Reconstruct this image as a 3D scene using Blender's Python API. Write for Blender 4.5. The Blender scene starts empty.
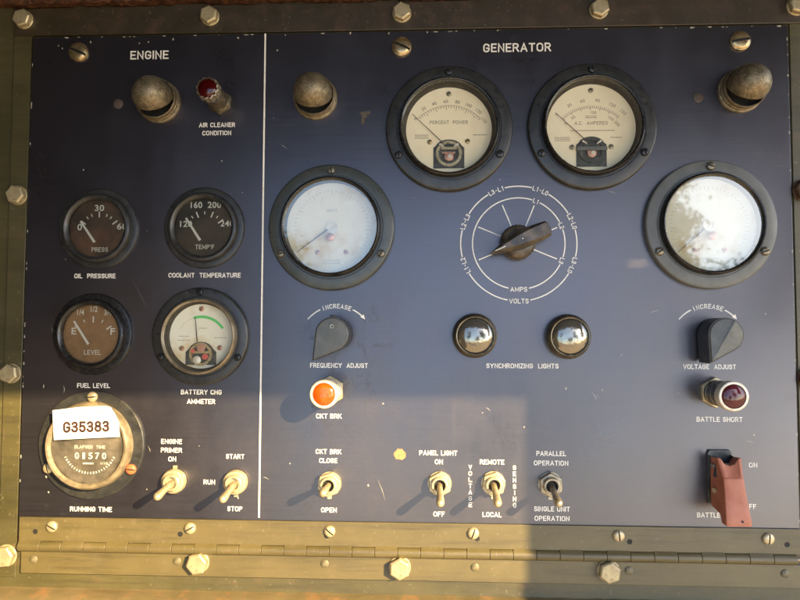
import bpy, bmesh, math, random
from mathutils import Vector, Matrix, Euler

C = bpy.context.scene.collection
SC = bpy.context.scene
MM = 0.001
PI = math.pi
random.seed(7)

# ------------------------------------------------------------------ camera, sky, sun, exposure
cam_d = bpy.data.cameras.new("camera")
cam = bpy.data.objects.new("camera", cam_d); C.objects.link(cam)
# the panel leans back by TILT: everything fixed to it is laid out on the upright plane and turned together
TILT = Matrix.Rotation(math.radians(-18.0), 4, 'X')
cam.matrix_world = TILT @ Matrix.Translation((0.02055, -0.47599, -0.04249)) @ Euler((1.617354, -0.003138, 0.042864), 'XYZ').to_matrix().to_4x4()
cam_d.sensor_width = 36.0
cam_d.lens = 36.0 * 650.0 / 800.0
cam_d.clip_start = 0.01
cam_d.clip_end = 2000.0
SC.camera = cam

TO_SUN = (TILT.to_3x3() @ Vector((0.90, -1.0, 0.47))).normalized()
SUN_EL = math.asin(TO_SUN.z)
SUN_ROT = math.atan2(TO_SUN.x, TO_SUN.y)
world = bpy.data.worlds.new("World"); SC.world = world
world.use_nodes = True
wn = world.node_tree.nodes; wl = world.node_tree.links
bg = wn.get('Background') or wn.new('ShaderNodeBackground')
sky = wn.new('ShaderNodeTexSky'); sky.sky_type = 'NISHITA'; sky.sun_disc = False
sky.sun_elevation = SUN_EL; sky.sun_rotation = SUN_ROT
sky.air_density = 1.0; sky.dust_density = 1.1; sky.ozone_density = 1.8
wl.new(sky.outputs[0], bg.inputs[0]); bg.inputs[1].default_value = 0.125

sun_d = bpy.data.lights.new("sun", 'SUN'); sun_d.energy = 5.0; sun_d.angle = math.radians(0.53)
sun_d.color = (1.0, 0.73, 0.36)
sun = bpy.data.objects.new("sun", sun_d); C.objects.link(sun)
sun.rotation_mode = 'QUATERNION'; sun.rotation_quaternion = TO_SUN.to_track_quat('Z', 'Y')
sun.location = TO_SUN * 5

SC.view_settings.view_transform = 'Standard'
SC.view_settings.look = 'None'
SC.view_settings.gamma = 1.0
SC.view_settings.exposure = 1.86

# ------------------------------------------------------------------ materials
def nodes_of(name):
    m = bpy.data.materials.new(name); m.use_nodes = True
    nt = m.node_tree
    for n in list(nt.nodes):
        if n.type not in ('OUTPUT_MATERIAL', 'BSDF_PRINCIPLED'): nt.nodes.remove(n)
    b = next(n for n in nt.nodes if n.type == 'BSDF_PRINCIPLED')
    return m, nt, b

def noise(nt, co, scale, detail=4, rough=0.55, stretch=None):
    n = nt.nodes.new('ShaderNodeTexNoise'); n.inputs['Scale'].default_value = scale
    n.inputs['Detail'].default_value = detail; n.inputs['Roughness'].default_value = rough
    if stretch:
        mp = nt.nodes.new('ShaderNodeMapping'); mp.inputs['Scale'].default_value = stretch
        nt.links.new(co, mp.inputs[0]); nt.links.new(mp.outputs[0], n.inputs['Vector'])
    else:
        nt.links.new(co, n.inputs['Vector'])
    return n.outputs['Fac']

def ramp(nt, src, lo, hi, a=0.0, b=1.0):
    r = nt.nodes.new('ShaderNodeMapRange'); r.inputs[1].default_value = lo; r.inputs[2].default_value = hi
    r.inputs[3].default_value = a; r.inputs[4].default_value = b
    nt.links.new(src, r.inputs[0]); return r.outputs[0]

def mixc(nt, fac, a, b):
    m = nt.nodes.new('ShaderNodeMix'); m.data_type = 'RGBA'
    for s, i in ((fac, 0), (a, 6), (b, 7)):
        if hasattr(s, 'links'): nt.links.new(s, m.inputs[i])
        elif i == 0: m.inputs[0].default_value = s
        else: m.inputs[i].default_value = (*s, 1)
    return m.outputs[2]

def bump(nt, b, src, strength, dist=0.0005):
    n = nt.nodes.new('ShaderNodeBump'); n.inputs['Strength'].default_value = strength
    n.inputs['Distance'].default_value = dist
    nt.links.new(src, n.inputs['Height']); nt.links.new(n.outputs[0], b.inputs['Normal'])

def coords(nt):
    return nt.nodes.new('ShaderNodeTexCoord').outputs['Object']

def mat(name, base, rough=0.5, metal=0.0, alt=None, alt_scale=120, alt_rng=(0.45, 0.65),
        dirt=None, dirt_scale=600, dirt_rng=(0.6, 0.7), bmp=None, spec=0.5, rvar=0.12, coat=0.0):
    m, nt, b = nodes_of(name); co = coords(nt)
    col = base
    n1 = noise(nt, co, alt_scale, 6, 0.6)
    if alt: col = mixc(nt, ramp(nt, n1, *alt_rng), base, alt)
    if dirt: col = mixc(nt, ramp(nt, noise(nt, co, dirt_scale, 3, 0.6), *dirt_rng), col, dirt)
    if hasattr(col, 'links'): nt.links.new(col, b.inputs['Base Color'])
    else: b.inputs['Base Color'].default_value = (*col, 1)
    b.inputs['Metallic'].default_value = metal
    b.inputs['Specular IOR Level'].default_value = spec
    b.inputs['Coat Weight'].default_value = coat
    nt.links.new(ramp(nt, noise(nt, co, 350, 4), 0.3, 0.7, max(0.02, rough - rvar), min(1, rough + rvar)), b.inputs['Roughness'])
    if bmp: bump(nt, b, noise(nt, co, bmp[0], 4, 0.6), bmp[1], bmp[2] if len(bmp) > 2 else 0.0004)
    return m

def panel_material():
    m, nt, b = nodes_of("navy_panel_paint"); co = coords(nt)
    def math2(op, a, c):
        n = nt.nodes.new('ShaderNodeMath'); n.operation = op
        for k, q in enumerate((a, c)):
            if hasattr(q, 'links'): nt.links.new(q, n.inputs[k])
            else: n.inputs[k].default_value = q
        return n.outputs[0]
    streak = noise(nt, co, 1.0, 5, 0.6, (16, 1, 900))
    streak2 = noise(nt, co, 1.0, 3, 0.5, (4, 1, 260))
    big = noise(nt, co, 9, 6, 0.62)
    col = mixc(nt, ramp(nt, big, 0.35, 0.7), (0.0045, 0.0045, 0.0075), (0.0075, 0.0072, 0.0110))
    col = mixc(nt, ramp(nt, streak, 0.35, 0.70, 0, 0.7), col, (0.016, 0.0155, 0.021))
    smear = noise(nt, co, 17, 9, 0.72, (1, 1, 0.6))          # dust in cloudy smears
    fine = noise(nt, co, 330, 4, 0.7)
    dust = math2('MULTIPLY', ramp(nt, smear, 0.30, 0.78, 0.12, 0.9), ramp(nt, fine, 0.3, 0.7, 0.5, 1.0))
    # dust tint is stronger in a broad soft ellipse over the lower middle
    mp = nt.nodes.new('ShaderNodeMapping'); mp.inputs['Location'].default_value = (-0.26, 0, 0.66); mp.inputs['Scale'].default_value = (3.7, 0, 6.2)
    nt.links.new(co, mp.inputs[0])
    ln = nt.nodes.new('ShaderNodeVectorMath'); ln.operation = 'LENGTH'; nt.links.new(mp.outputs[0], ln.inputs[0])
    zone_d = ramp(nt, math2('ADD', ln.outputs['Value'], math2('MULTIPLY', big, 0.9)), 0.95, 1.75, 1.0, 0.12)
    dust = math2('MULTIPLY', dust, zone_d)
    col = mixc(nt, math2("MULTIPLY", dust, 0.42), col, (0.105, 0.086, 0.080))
    run = noise(nt, co, 1.0, 4, 0.55, (140, 1, 3.0))          # vertical run marks
    col = mixc(nt, ramp(nt, run, 0.66, 0.80, 0, 0.22), col, (0.075, 0.065, 0.057))
    # tide marks of dried water: thin closed outlines inside a few zones
    tn = noise(nt, co, 34, 5, 0.6)
    band = ramp(nt, math2('ABSOLUTE', math2('SUBTRACT', tn, 0.545), 0.0), 0.010, 0.003)
    zone = ramp(nt, noise(nt, co, 7.5, 3, 0.5), 0.585, 0.64)
    tide = math2('MULTIPLY', band, zone)
    col = mixc(nt, math2('MULTIPLY', tide, 0.5), col, (0.005, 0.005, 0.006))
    # fine scratches: stretched noise in two directions, masked
    def scratch(ang, thr):
        mp = nt.nodes.new('ShaderNodeMapping'); mp.inputs['Rotation'].default_value = (0, math.radians(ang), 0)
        nt.links.new(co, mp.inputs[0])
        return ramp(nt, noise(nt, mp.outputs[0], 1.0, 2, 0.5, (7, 1, 1500)), thr, thr + 0.02)
    sc = math2('MULTIPLY', math2('MAXIMUM', scratch(38, 0.755), scratch(-61, 0.76)), ramp(nt, noise(nt, co, 13, 3), 0.50, 0.62))
    col = mixc(nt, math2('MULTIPLY', sc, 0.6), col, (0.16, 0.15, 0.14))
    # tiny pale chips
    vo = nt.nodes.new('ShaderNodeTexVoronoi'); vo.inputs['Scale'].default_value = 95
    nt.links.new(co, vo.inputs['Vector'])
    sep = nt.nodes.new('ShaderNodeSeparateColor'); nt.links.new(vo.outputs['Color'], sep.inputs[0])
    chip = math2('MULTIPLY', ramp(nt, sep.outputs[0], 0.93, 0.95), ramp(nt, math2('ADD', vo.outputs['Distance'], math2('MULTIPLY', fine, 0.06)), 0.085, 0.06))
    col = mixc(nt, chip, col, (0.20, 0.18, 0.16))
    nt.links.new(col, b.inputs['Base Color'])
    rg = math2('ADD', ramp(nt, smear, 0.3, 0.8, 0.25, 0.40), math2('MULTIPLY', math2('ADD', tide, sc), 0.15))
    nt.links.new(rg, b.inputs['Roughness'])
    b.inputs['Specular IOR Level'].default_value = 1.0
    b.inputs['Specular Tint'].default_value = (0.98, 0.94, 1.0, 1)   # blue dyed sheen
    b.inputs['IOR'].default_value = 1.63
    bump(nt, b, math2('ADD', streak, streak2), 0.09, 0.0003)
    return m

def olive_material(name, base, worn, rust, rust_rng=(0.62, 0.74)):
    m, nt, b = nodes_of(name); co = coords(nt)
    n1 = noise(nt, co, 14, 6, 0.65, (0.5, 1, 1)); n2 = noise(nt, co, 55, 8, 0.7); n3 = noise(nt, co, 420, 3, 0.6)
    col = mixc(nt, ramp(nt, n1, 0.35, 0.7), base, worn)
    col = mixc(nt, ramp(nt, n2, *rust_rng, 0, 0.85), col, rust)
    col = mixc(nt, ramp(nt, n3, 0.64, 0.72, 0, 0.55), col, (0.20, 0.165, 0.10))
    grime = noise(nt, co, 1.0, 5, 0.65, (10, 1, 150))
    col = mixc(nt, ramp(nt, grime, 0.50, 0.72, 0, 0.6), col, (0.022, 0.018, 0.010))
    dent = noise(nt, co, 200, 5, 0.7)
    col = mixc(nt, ramp(nt, dent, 0.68, 0.72, 0, 0.5), col, (0.03, 0.02, 0.012))
    nt.links.new(col, b.inputs['Base Color'])
    nt.links.new(ramp(nt, n2, 0.3, 0.7, 0.36, 0.58), b.inputs['Roughness'])
    b.inputs['Specular IOR Level'].default_value = 0.75
    bump(nt, b, n2, 0.25, 0.0006)
    return m

def glass_material(name, boost, dust, rough=0.02):
    m = bpy.data.materials.new(name); m.use_nodes = True; nt = m.node_tree
    for n in list(nt.nodes):
        if n.type != 'OUTPUT_MATERIAL': nt.nodes.remove(n)
    out = nt.nodes[0]
    fr = nt.nodes.new('ShaderNodeFresnel'); fr.inputs[0].default_value = 1.52
    ad = nt.nodes.new('ShaderNodeMath'); ad.operation = 'ADD'; ad.use_clamp = True; ad.inputs[1].default_value = boost
    nt.links.new(fr.outputs[0], ad.inputs[0])
    tr = nt.nodes.new('ShaderNodeBsdfTransparent'); tr.inputs[0].default_value = (0.97, 0.98, 0.96, 1)
    gl = nt.nodes.new('ShaderNodeBsdfGlossy'); gl.inputs['Roughness'].default_value = rough; gl.inputs[0].default_value = (0.97, 1, 0.93, 1)
    mx = nt.nodes.new('ShaderNodeMixShader')
    nt.links.new(ad.outputs[0], mx.inputs[0]); nt.links.new(tr.outputs[0], mx.inputs[1]); nt.links.new(gl.outputs[0], mx.inputs[2])
    df = nt.nodes.new('ShaderNodeBsdfDiffuse'); df.inputs[0].default_value = (0.55, 0.47, 0.36, 1)
    co = coords(nt)
    d = ramp(nt, noise(nt, co, 70, 6, 0.65), 0.35, 0.8, dust * 0.2, dust)
    m2 = nt.nodes.new('ShaderNodeMixShader')
    nt.links.new(d, m2.inputs[0]); nt.links.new(mx.outputs[0], m2.inputs[1]); nt.links.new(df.outputs[0], m2.inputs[2])
    nt.links.new(m2.outputs[0], out.inputs[0])
    return m

M = {}
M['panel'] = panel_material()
M['olive'] = olive_material("olive_drab_paint", (0.040, 0.036, 0.012), (0.086, 0.072, 0.026), (0.13, 0.068, 0.027), (0.57, 0.78))
M['blocker_dark'] = mat("dark_blocker_matt", (0.030, 0.025, 0.016), 0.95, 0, (0.045, 0.035, 0.022), 12, (0.4, 0.7), spec=0.08, rvar=0.03)  # dark matt for the added blockers, keeps what mirrors them dark
M['olive_hinge'] = olive_material("olive_hinge_paint", (0.080, 0.064, 0.022), (0.120, 0.094, 0.036), (0.16, 0.11, 0.055), (0.58, 0.80))
M['olive_rusty'] = olive_material("rusty_olive_paint", (0.026, 0.020, 0.008), (0.040, 0.026, 0.012), (0.075, 0.034, 0.015), (0.50, 0.72))
M['ledge'] = olive_material("dusty_ledge_paint", (0.095, 0.078, 0.036), (0.16, 0.12, 0.06), (0.28, 0.125, 0.045), (0.52, 0.72))
M['rust'] = mat("flaking_rust", (0.05, 0.022, 0.012), 0.9, 0, (0.14, 0.06, 0.03), 260, (0.4, 0.65), bmp=(300, 0.9, 0.002), spec=0.2)
M['letter'] = mat("cream_silkscreen_ink", (0.87, 0.84, 0.76), 0.5, 0, (0.66, 0.62, 0.54), 500, (0.5, 0.75), spec=0.3)
M['bakelite'] = mat("black_bakelite", (0.020, 0.021, 0.021), 0.36, 0, (0.05, 0.048, 0.042), 90, (0.45, 0.8), dirt=(0.11, 0.10, 0.085), dirt_scale=420, dirt_rng=(0.68, 0.76), bmp=(900, 0.08), spec=0.6)
M['bakelite_grey'] = mat("weathered_grey_bakelite", (0.105, 0.112, 0.108), 0.40, 0, (0.16, 0.165, 0.155), 70, (0.4, 0.75), dirt=(0.18, 0.16, 0.13), dirt_scale=380, dirt_rng=(0.66, 0.76), bmp=(900, 0.08), spec=0.55)
M['bakelite_green'] = mat("grey_green_bakelite", (0.034, 0.042, 0.040), 0.36, 0, (0.06, 0.066, 0.06), 80, (0.4, 0.75), dirt=(0.13, 0.115, 0.085), dirt_scale=380, dirt_rng=(0.68, 0.78), bmp=(900, 0.08), spec=0.7)
M['bakelite_black'] = mat("gloss_black_ring", (0.012, 0.012, 0.012), 0.28, 0, (0.03, 0.028, 0.024), 140, (0.5, 0.8), bmp=(800, 0.05))
M['dusty_ring'] = mat("dusty_black_ring", (0.16, 0.13, 0.085), 0.34, 0.25, (0.34, 0.27, 0.17), 110, (0.4, 0.7), bmp=(700, 0.1), spec=0.6)
M['inner'] = mat("dull_black_inner_wall", (0.02, 0.018, 0.015), 0.6, 0, (0.06, 0.05, 0.035), 160, (0.45, 0.8))
M['dial_cream'] = mat("cream_dial_paper", (0.93, 0.84, 0.64), 0.6, 0, (0.88, 0.76, 0.54), 45, (0.4, 0.8), spec=0.2)
M['dial_white'] = mat("white_dial_paper", (0.76, 0.74, 0.63), 0.6, 0, (0.58, 0.46, 0.25), 24, (0.50, 0.66), spec=0.2)
M['dial_black'] = mat("black_dial", (0.022, 0.022, 0.021), 0.55, 0, (0.055, 0.042, 0.030), 40, (0.45, 0.8), spec=0.3)
M['dial_brown'] = mat("sun_browned_dial", (0.36, 0.20, 0.09), 0.6, 0, (0.22, 0.12, 0.06), 60, (0.40, 0.75), dirt=(0.46, 0.30, 0.16), dirt_scale=900, dirt_rng=(0.6, 0.75), spec=0.2)
M['dial_rust'] = mat("half_browned_dial", (0.045, 0.034, 0.025), 0.6, 0, (0.17, 0.080, 0.045), 34, (0.42, 0.68), spec=0.2)
M['ink'] = mat("black_dial_ink", (0.13, 0.115, 0.09), 0.6)
M['ink_faint'] = mat("faded_dial_ink", (0.36, 0.34, 0.29), 0.6)
M['ink_red'] = mat("brown_ink", (0.22, 0.13, 0.10), 0.6, 0, (0.32, 0.2, 0.16), 900, (0.4, 0.7))
M['ink_sticker'] = mat("dark_brown_stamp_ink", (0.030, 0.012, 0.009), 0.6, 0, (0.075, 0.03, 0.022), 700, (0.45, 0.7))
M['green'] = mat("green_scale_band", (0.10, 0.55, 0.16), 0.6)
M['needle_white'] = mat("ivory_needle_paint", (0.80, 0.77, 0.66), 0.5)
M['needle_dark'] = mat("dark_needle", (0.07, 0.06, 0.05), 0.5)
M['copper'] = mat("copper_coil", (0.62, 0.32, 0.22), 0.45, 0.7, (0.35, 0.2, 0.15), 500)
M['coil_red'] = mat("red_lacquered_coil", (0.50, 0.10, 0.08), 0.45)
M['brass'] = mat("tarnished_brass", (0.62, 0.47, 0.25), 0.34, 0.9, (0.36, 0.27, 0.15), 160, (0.4, 0.7), dirt=(0.20, 0.14, 0.08), dirt_scale=700, dirt_rng=(0.62, 0.72), bmp=(500, 0.2))
M['cad'] = mat("yellow_zinc_plate", (0.60, 0.52, 0.33), 0.42, 0.6, (0.44, 0.36, 0.22), 200, (0.4, 0.7), dirt=(0.26, 0.13, 0.06), dirt_scale=420, dirt_rng=(0.64, 0.76), bmp=(600, 0.25))
M['bolt'] = mat("weathered_zinc_bolt", (0.46, 0.39, 0.23), 0.45, 0.45, (0.34, 0.27, 0.17), 180, (0.4, 0.7), dirt=(0.22, 0.10, 0.04), dirt_scale=380, dirt_rng=(0.62, 0.74), bmp=(500, 0.3))
M['bolt_rust'] = mat("rusted_bolt", (0.07, 0.04, 0.025), 0.8, 0.1, (0.15, 0.08, 0.04), 260, bmp=(500, 0.5))
M['olive_screw'] = mat("painted_screw", (0.10, 0.09, 0.05), 0.5, 0, (0.17, 0.14, 0.08), 300)
M['hood'] = mat("flaking_bronze_hood", (0.15, 0.125, 0.078), 0.42, 0.6, (0.27, 0.22, 0.14), 300, (0.40, 0.62), dirt=(0.46, 0.37, 0.235), dirt_scale=1100, dirt_rng=(0.56, 0.66), bmp=(1000, 0.6, 0.0006), spec=0.5)
M['black'] = mat("recess_black", (0.010, 0.010, 0.010), 0.7)
M['steel'] = mat("worn_steel", (0.42, 0.37, 0.28), 0.36, 0.8, (0.27, 0.22, 0.15), 200, bmp=(700, 0.2))
M['bezel_dark'] = mat("dark_brass_barrel", (0.13, 0.115, 0.085), 0.32, 0.7, (0.26, 0.22, 0.15), 160, (0.45, 0.75), bmp=(500, 0.2))
M['bezel_bright'] = mat("pale_aluminium_bezel", (0.72, 0.66, 0.54), 0.38, 0.35, (0.55, 0.47, 0.34), 260, (0.45, 0.75))
M['knob'] = mat("black_phenolic_knob", (0.022, 0.022, 0.022), 0.4, 0, (0.045, 0.043, 0.038), 140, (0.4, 0.7), dirt=(0.13, 0.10, 0.06), dirt_scale=700, dirt_rng=(0.68, 0.78), bmp=(900, 0.1))
M['knob_face'] = mat("greyed_knob_face", (0.085, 0.092, 0.088), 0.42, 0, (0.12, 0.125, 0.118), 120, (0.4, 0.7), bmp=(900, 0.1))
M['knob_brown'] = mat("dusty_brown_knob", (0.034, 0.028, 0.020), 0.34, 0, (0.135, 0.105, 0.070), 130, (0.42, 0.68), bmp=(700, 0.15), spec=0.6)
M['guard'] = mat("faded_red_plastic", (0.37, 0.118, 0.060), 0.5, 0, (0.50, 0.190, 0.112), 90, (0.35, 0.75), dirt=(0.30, 0.09, 0.06), dirt_scale=500, dirt_rng=(0.66, 0.78), bmp=(700, 0.12))
M['guard_plate'] = mat("dark_grey_plate", (0.04, 0.045, 0.045), 0.42, 0.3, (0.10, 0.10, 0.09), 200, bmp=(600, 0.2))
M['sticker'] = mat("white_sticker", (0.82, 0.81, 0.77), 0.55, 0, (0.72, 0.69, 0.62), 60, (0.5, 0.8))
M['red_varnish'] = mat("red_varnished_screw", (0.55, 0.13, 0.05), 0.45, 0, (0.42, 0.11, 0.05), 300)
M['plug'] = mat("painted_plug", (0.075, 0.062, 0.052), 0.6, 0, (0.12, 0.08, 0.06), 500, bmp=(700, 0.3))
M['chip_orange'] = mat("bare_primer", (0.50, 0.23, 0.10), 0.75, 0, (0.36, 0.17, 0.08), 600)
M['chip_pale'] = mat("bare_pale_metal", (0.40, 0.37, 0.30), 0.6)
M['residue'] = mat("brown_residue", (0.115, 0.092, 0.068), 0.8, 0, (0.06, 0.05, 0.04), 700)
M['glass'] = glass_material("meter_glass", 0.02, 0.06)
M['glass_bright'] = glass_material("reflective_meter_glass", 0.13, 0.08, 0.03)
M['glass_gauge'] = glass_material("dusty_gauge_glass", 0.015, 0.055)
M['glass_dusty'] = glass_material("dust_filmed_glass", 0.02, 0.30)
M['ground'] = mat("dry_earth", (0.36, 0.29, 0.20), 0.95, 0, (0.26, 0.20, 0.13), 0.6, (0.35, 0.7), spec=0.1)
M['bark'] = mat("bark", (0.10, 0.075, 0.05), 0.9, 0, (0.05, 0.04, 0.03), 6, bmp=(12, 0.6, 0.02))
M['leaf'] = mat("leaf", (0.06, 0.085, 0.035), 0.6, 0, (0.10, 0.12, 0.05), 2, (0.4, 0.65))

def lens_material(name, col, rough=0.08, glow=0.0):
    m, nt, b = nodes_of(name); co = coords(nt)
    c = mixc(nt, ramp(nt, noise(nt, co, 260, 3), 0.35, 0.7), col, tuple(x * 0.6 for x in col))
    nt.links.new(c, b.inputs['Base Color'])
    b.inputs['Roughness'].default_value = rough
    b.inputs['Coat Weight'].default_value = 0.12; b.inputs['Coat Roughness'].default_value = 0.05
    b.inputs['Subsurface Weight'].default_value = 0.25; b.inputs['Subsurface Radius'].default_value = (0.004, 0.002, 0.001)
    return m
M['lens_amber'] = lens_material("amber_lens", (0.78, 0.085, 0.006), 0.15)
M['lens_red'] = lens_material("ruby_lens", (0.055, 0.0015, 0.003), 0.12)
M['lens_maroon'] = lens_material("maroon_lens", (0.11, 0.018, 0.026), 0.10)

def mirror_lens():
    m, nt, b = nodes_of("silvered_clear_lens"); co = coords(nt)
    b.inputs['Base Color'].default_value = (0.29, 0.275, 0.235, 1)
    b.inputs['Metallic'].default_value = 0.80
    nt.links.new(ramp(nt, noise(nt, co, 300, 4), 0.3, 0.75, 0.05, 0.20), b.inputs['Roughness'])
    bump(nt, b, noise(nt, co, 130, 3), 0.30, 0.0010)
    return m
M['lens_clear'] = mirror_lens()

# ------------------------------------------------------------------ mesh building (millimetres; h = height in front of the panel)
class MB:
    def __init__(s): s.v = []; s.f = []; s.dark = []
    def add(s, vs, fs):
        o = len(s.v); s.v += [tuple(v) for v in vs]; s.f += [tuple(i + o for i in f) for f in fs]; return s
    def lathe(s, prof, n=64, cx=0, cz=0, cap=True, wob=None):
        # prof: (r, h) pairs, from the panel outward
        vs = []; fs = []
        for (r, h) in prof:
            for k in range(n):
                a = 2 * PI * k / n; rr = r * (wob(k, n, r, h) if wob else 1)
                vs.append((cx + rr * math.cos(a), -h, cz + rr * math.sin(a)))
        for i in range(len(prof) - 1):
            for k in range(n):
                a, b = i * n + k, i * n + (k + 1) % n
                fs.append((a, b, b + n, a + n))
        if cap and prof[-1][0] > 1e-6: fs.append(tuple((len(prof) - 1) * n + k for k in range(n)))
        return s.add(vs, fs)
    def prism(s, poly, h0, h1, top=1.0, c=None):
        n = len(poly)
        c = c or (sum(p[0] for p in poly) / n, sum(p[1] for p in poly) / n)
        vs = [(x, -h0, z) for x, z in poly] + [(c[0] + (x - c[0]) * top, -h1, c[1] + (z - c[1]) * top) for x, z in poly]
        fs = [(k, (k + 1) % n, (k + 1) % n + n, k + n) for k in range(n)] + [tuple(range(n, 2 * n)), tuple(reversed(range(n)))]
        return s.add(vs, fs)
    def flat(s, poly, h):
        return s.add([(x, -h, z) for x, z in poly], [tuple(range(len(poly)))])
    def box(s, x0, x1, z0, z1, h0, h1):
        return s.prism([(x0, z0), (x1, z0), (x1, z1), (x0, z1)], h0, h1)
    def hexa(s, R, h0, h1, rot=0, cx=0, cz=0, top=1.0):
        return s.prism([(cx + R * math.cos(rot + k * PI / 3), cz + R * math.sin(rot + k * PI / 3)) for k in range(6)], h0, h1, top)
    def ring(s, r0, r1, h, a0=0, a1=2 * PI, n=96, cx=0, cz=0):
        vs = []; fs = []
        for k in range(n + 1):
            a = a0 + (a1 - a0) * k / n; c_, s_ = math.cos(a), math.sin(a)
            vs += [(cx + r0 * c_, -h, cz + r0 * s_), (cx + r1 * c_, -h, cz + r1 * s_)]
        for k in range(n): fs.append((2 * k, 2 * k + 1, 2 * k + 3, 2 * k + 2))
        return s.add(vs, fs)
    def bar(s, p, q, w0, w1, h):
        d = Vector((q[0] - p[0], q[1] - p[1])).normalized(); n = Vector((-d.y, d.x))
        return s.flat([(p[0] - n.x * w0 / 2, p[1] - n.y * w0 / 2), (q[0] - n.x * w1 / 2, q[1] - n.y * w1 / 2),
                       (q[0] + n.x * w1 / 2, q[1] + n.y * w1 / 2), (p[0] + n.x * w0 / 2, p[1] + n.y * w0 / 2)], h)
    def tube(s, pts, rads, n=20, cap=True):
        # pts in (x, h, z)
        P = [Vector((x, -h, z)) for x, h, z in pts]; vs = []; fs = []
        up = Vector((0, 0, 1)) if abs((P[-1] - P[0]).normalized().z) < 0.9 else Vector((1, 0, 0))
        for i, p in enumerate(P):
            t = (P[min(i + 1, len(P) - 1)] - P[max(i - 1, 0)]).normalized()
            u = t.cross(up).normalized(); w = t.cross(u)
            for k in range(n):
                a = 2 * PI * k / n; vs.append(p + (u * math.cos(a) + w * math.sin(a)) * rads[i])
        for i in range(len(P) - 1):
            for k in range(n):
                a, b = i * n + k, i * n + (k + 1) % n; fs.append((a, b, b + n, a + n))
        if cap: fs += [tuple(range(n)), tuple((len(P) - 1) * n + k for k in range(n))]
        return s.add(vs, fs)
    def text(s, body, x, z, w, cap, h, rot=0.0, bold=0.012, align='C'):
        vs, fs, (x0, x1, y0, y1) = text_geo(body, bold)
        sy = cap / (y1 - y0) if y1 > y0 else 1; sx = w / (x1 - x0) if w else sy
        ox = (x0 + x1) / 2 if align == 'C' else (x0 if align == 'L' else x1)
        c_, s_ = math.cos(rot), math.sin(rot); out = []
        for (a, b) in vs:
            a = (a - ox) * sx; b = (b - (y0 + y1) / 2) * sy
            out.append((x + a * c_ - b * s_, -h, z + a * s_ + b * c_))
        return s.add(out, fs)
    def arc_text(s, body, cx, cz, r, a_mid, adv, cap, h, bold=0.012, inward=False, w=None):
        # characters follow a circle; adv = mm between characters
        n = len(body); da = adv / r
        for i, ch in enumerate(body):
            if ch == ' ': continue
            k = i - (n - 1) / 2
            a = a_mid + k * da if inward else a_mid - k * da
            rot = a + PI / 2 if inward else a - PI / 2
            s.text(ch, cx + r * math.cos(a), cz + r * math.sin(a), (w or adv * 0.72) * (0.35 if ch in 'I1' else 1) if ch != '-' else adv * 0.5,
                   cap if ch != '-' else cap * 0.16, h, rot, bold)
        return s
    def dashes(s, x, z, w, rows, h, cap=0.6, gap=1.1):
        # print too small to read in the photo: broken strokes
        for r in range(rows):
            p = x - w / 2
            while p < x + w / 2:
                L = random.uniform(0.5, 1.5); s.box(p, min(p + L, x + w / 2), z - r * gap - cap / 2, z - r * gap + cap / 2, h, h + 0.02); p += L + 0.35
        return s
    def build(s, name, m, parent=None, loc=(0, 0, 0), angle=35, bevel=0, label=None):
        me = bpy.data.meshes.new(name); me.from_pydata([(a * MM, b * MM, c * MM) for a, b, c in s.v], [], s.f)
        dk = set(s.dark)
        if dk: me.polygons.foreach_set('material_index', [1 if i in dk else 0 for i in range(len(me.polygons))])
        bm = bmesh.new(); bm.from_mesh(me)
        bmesh.ops.remove_doubles(bm, verts=bm.verts, dist=1e-7)
        bmesh.ops.recalc_face_normals(bm, faces=bm.faces); bm.to_mesh(me); bm.free()
        me.materials.append(M[m] if isinstance(m, str) else m)
        if dk: me.materials.append(M['black'])
        if angle:
            me.polygons.foreach_set('use_smooth', [True] * len(me.polygons))
            me.set_sharp_from_angle(angle=math.radians(angle))
        o = bpy.data.objects.new(name, me); C.objects.link(o)
        o.location = (loc[0] * MM, loc[1] * MM, loc[2] * MM)
        if parent: o.parent = parent
        if bevel:
            b = o.modifiers.new('bevel', 'BEVEL'); b.width = bevel * MM; b.segments = 2
            b.limit_method = 'ANGLE'; b.angle_limit = math.radians(30); b.harden_normals = False
        if label: o['label'] = label
        return o

def _arc(cx, cy, rx, ry, a0, a1, n=9):
    return [(cx + rx * math.cos(math.radians(a0 + (a1 - a0) * k / n)), cy + ry * math.sin(math.radians(a0 + (a1 - a0) * k / n))) for k in range(n + 1)]
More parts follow.
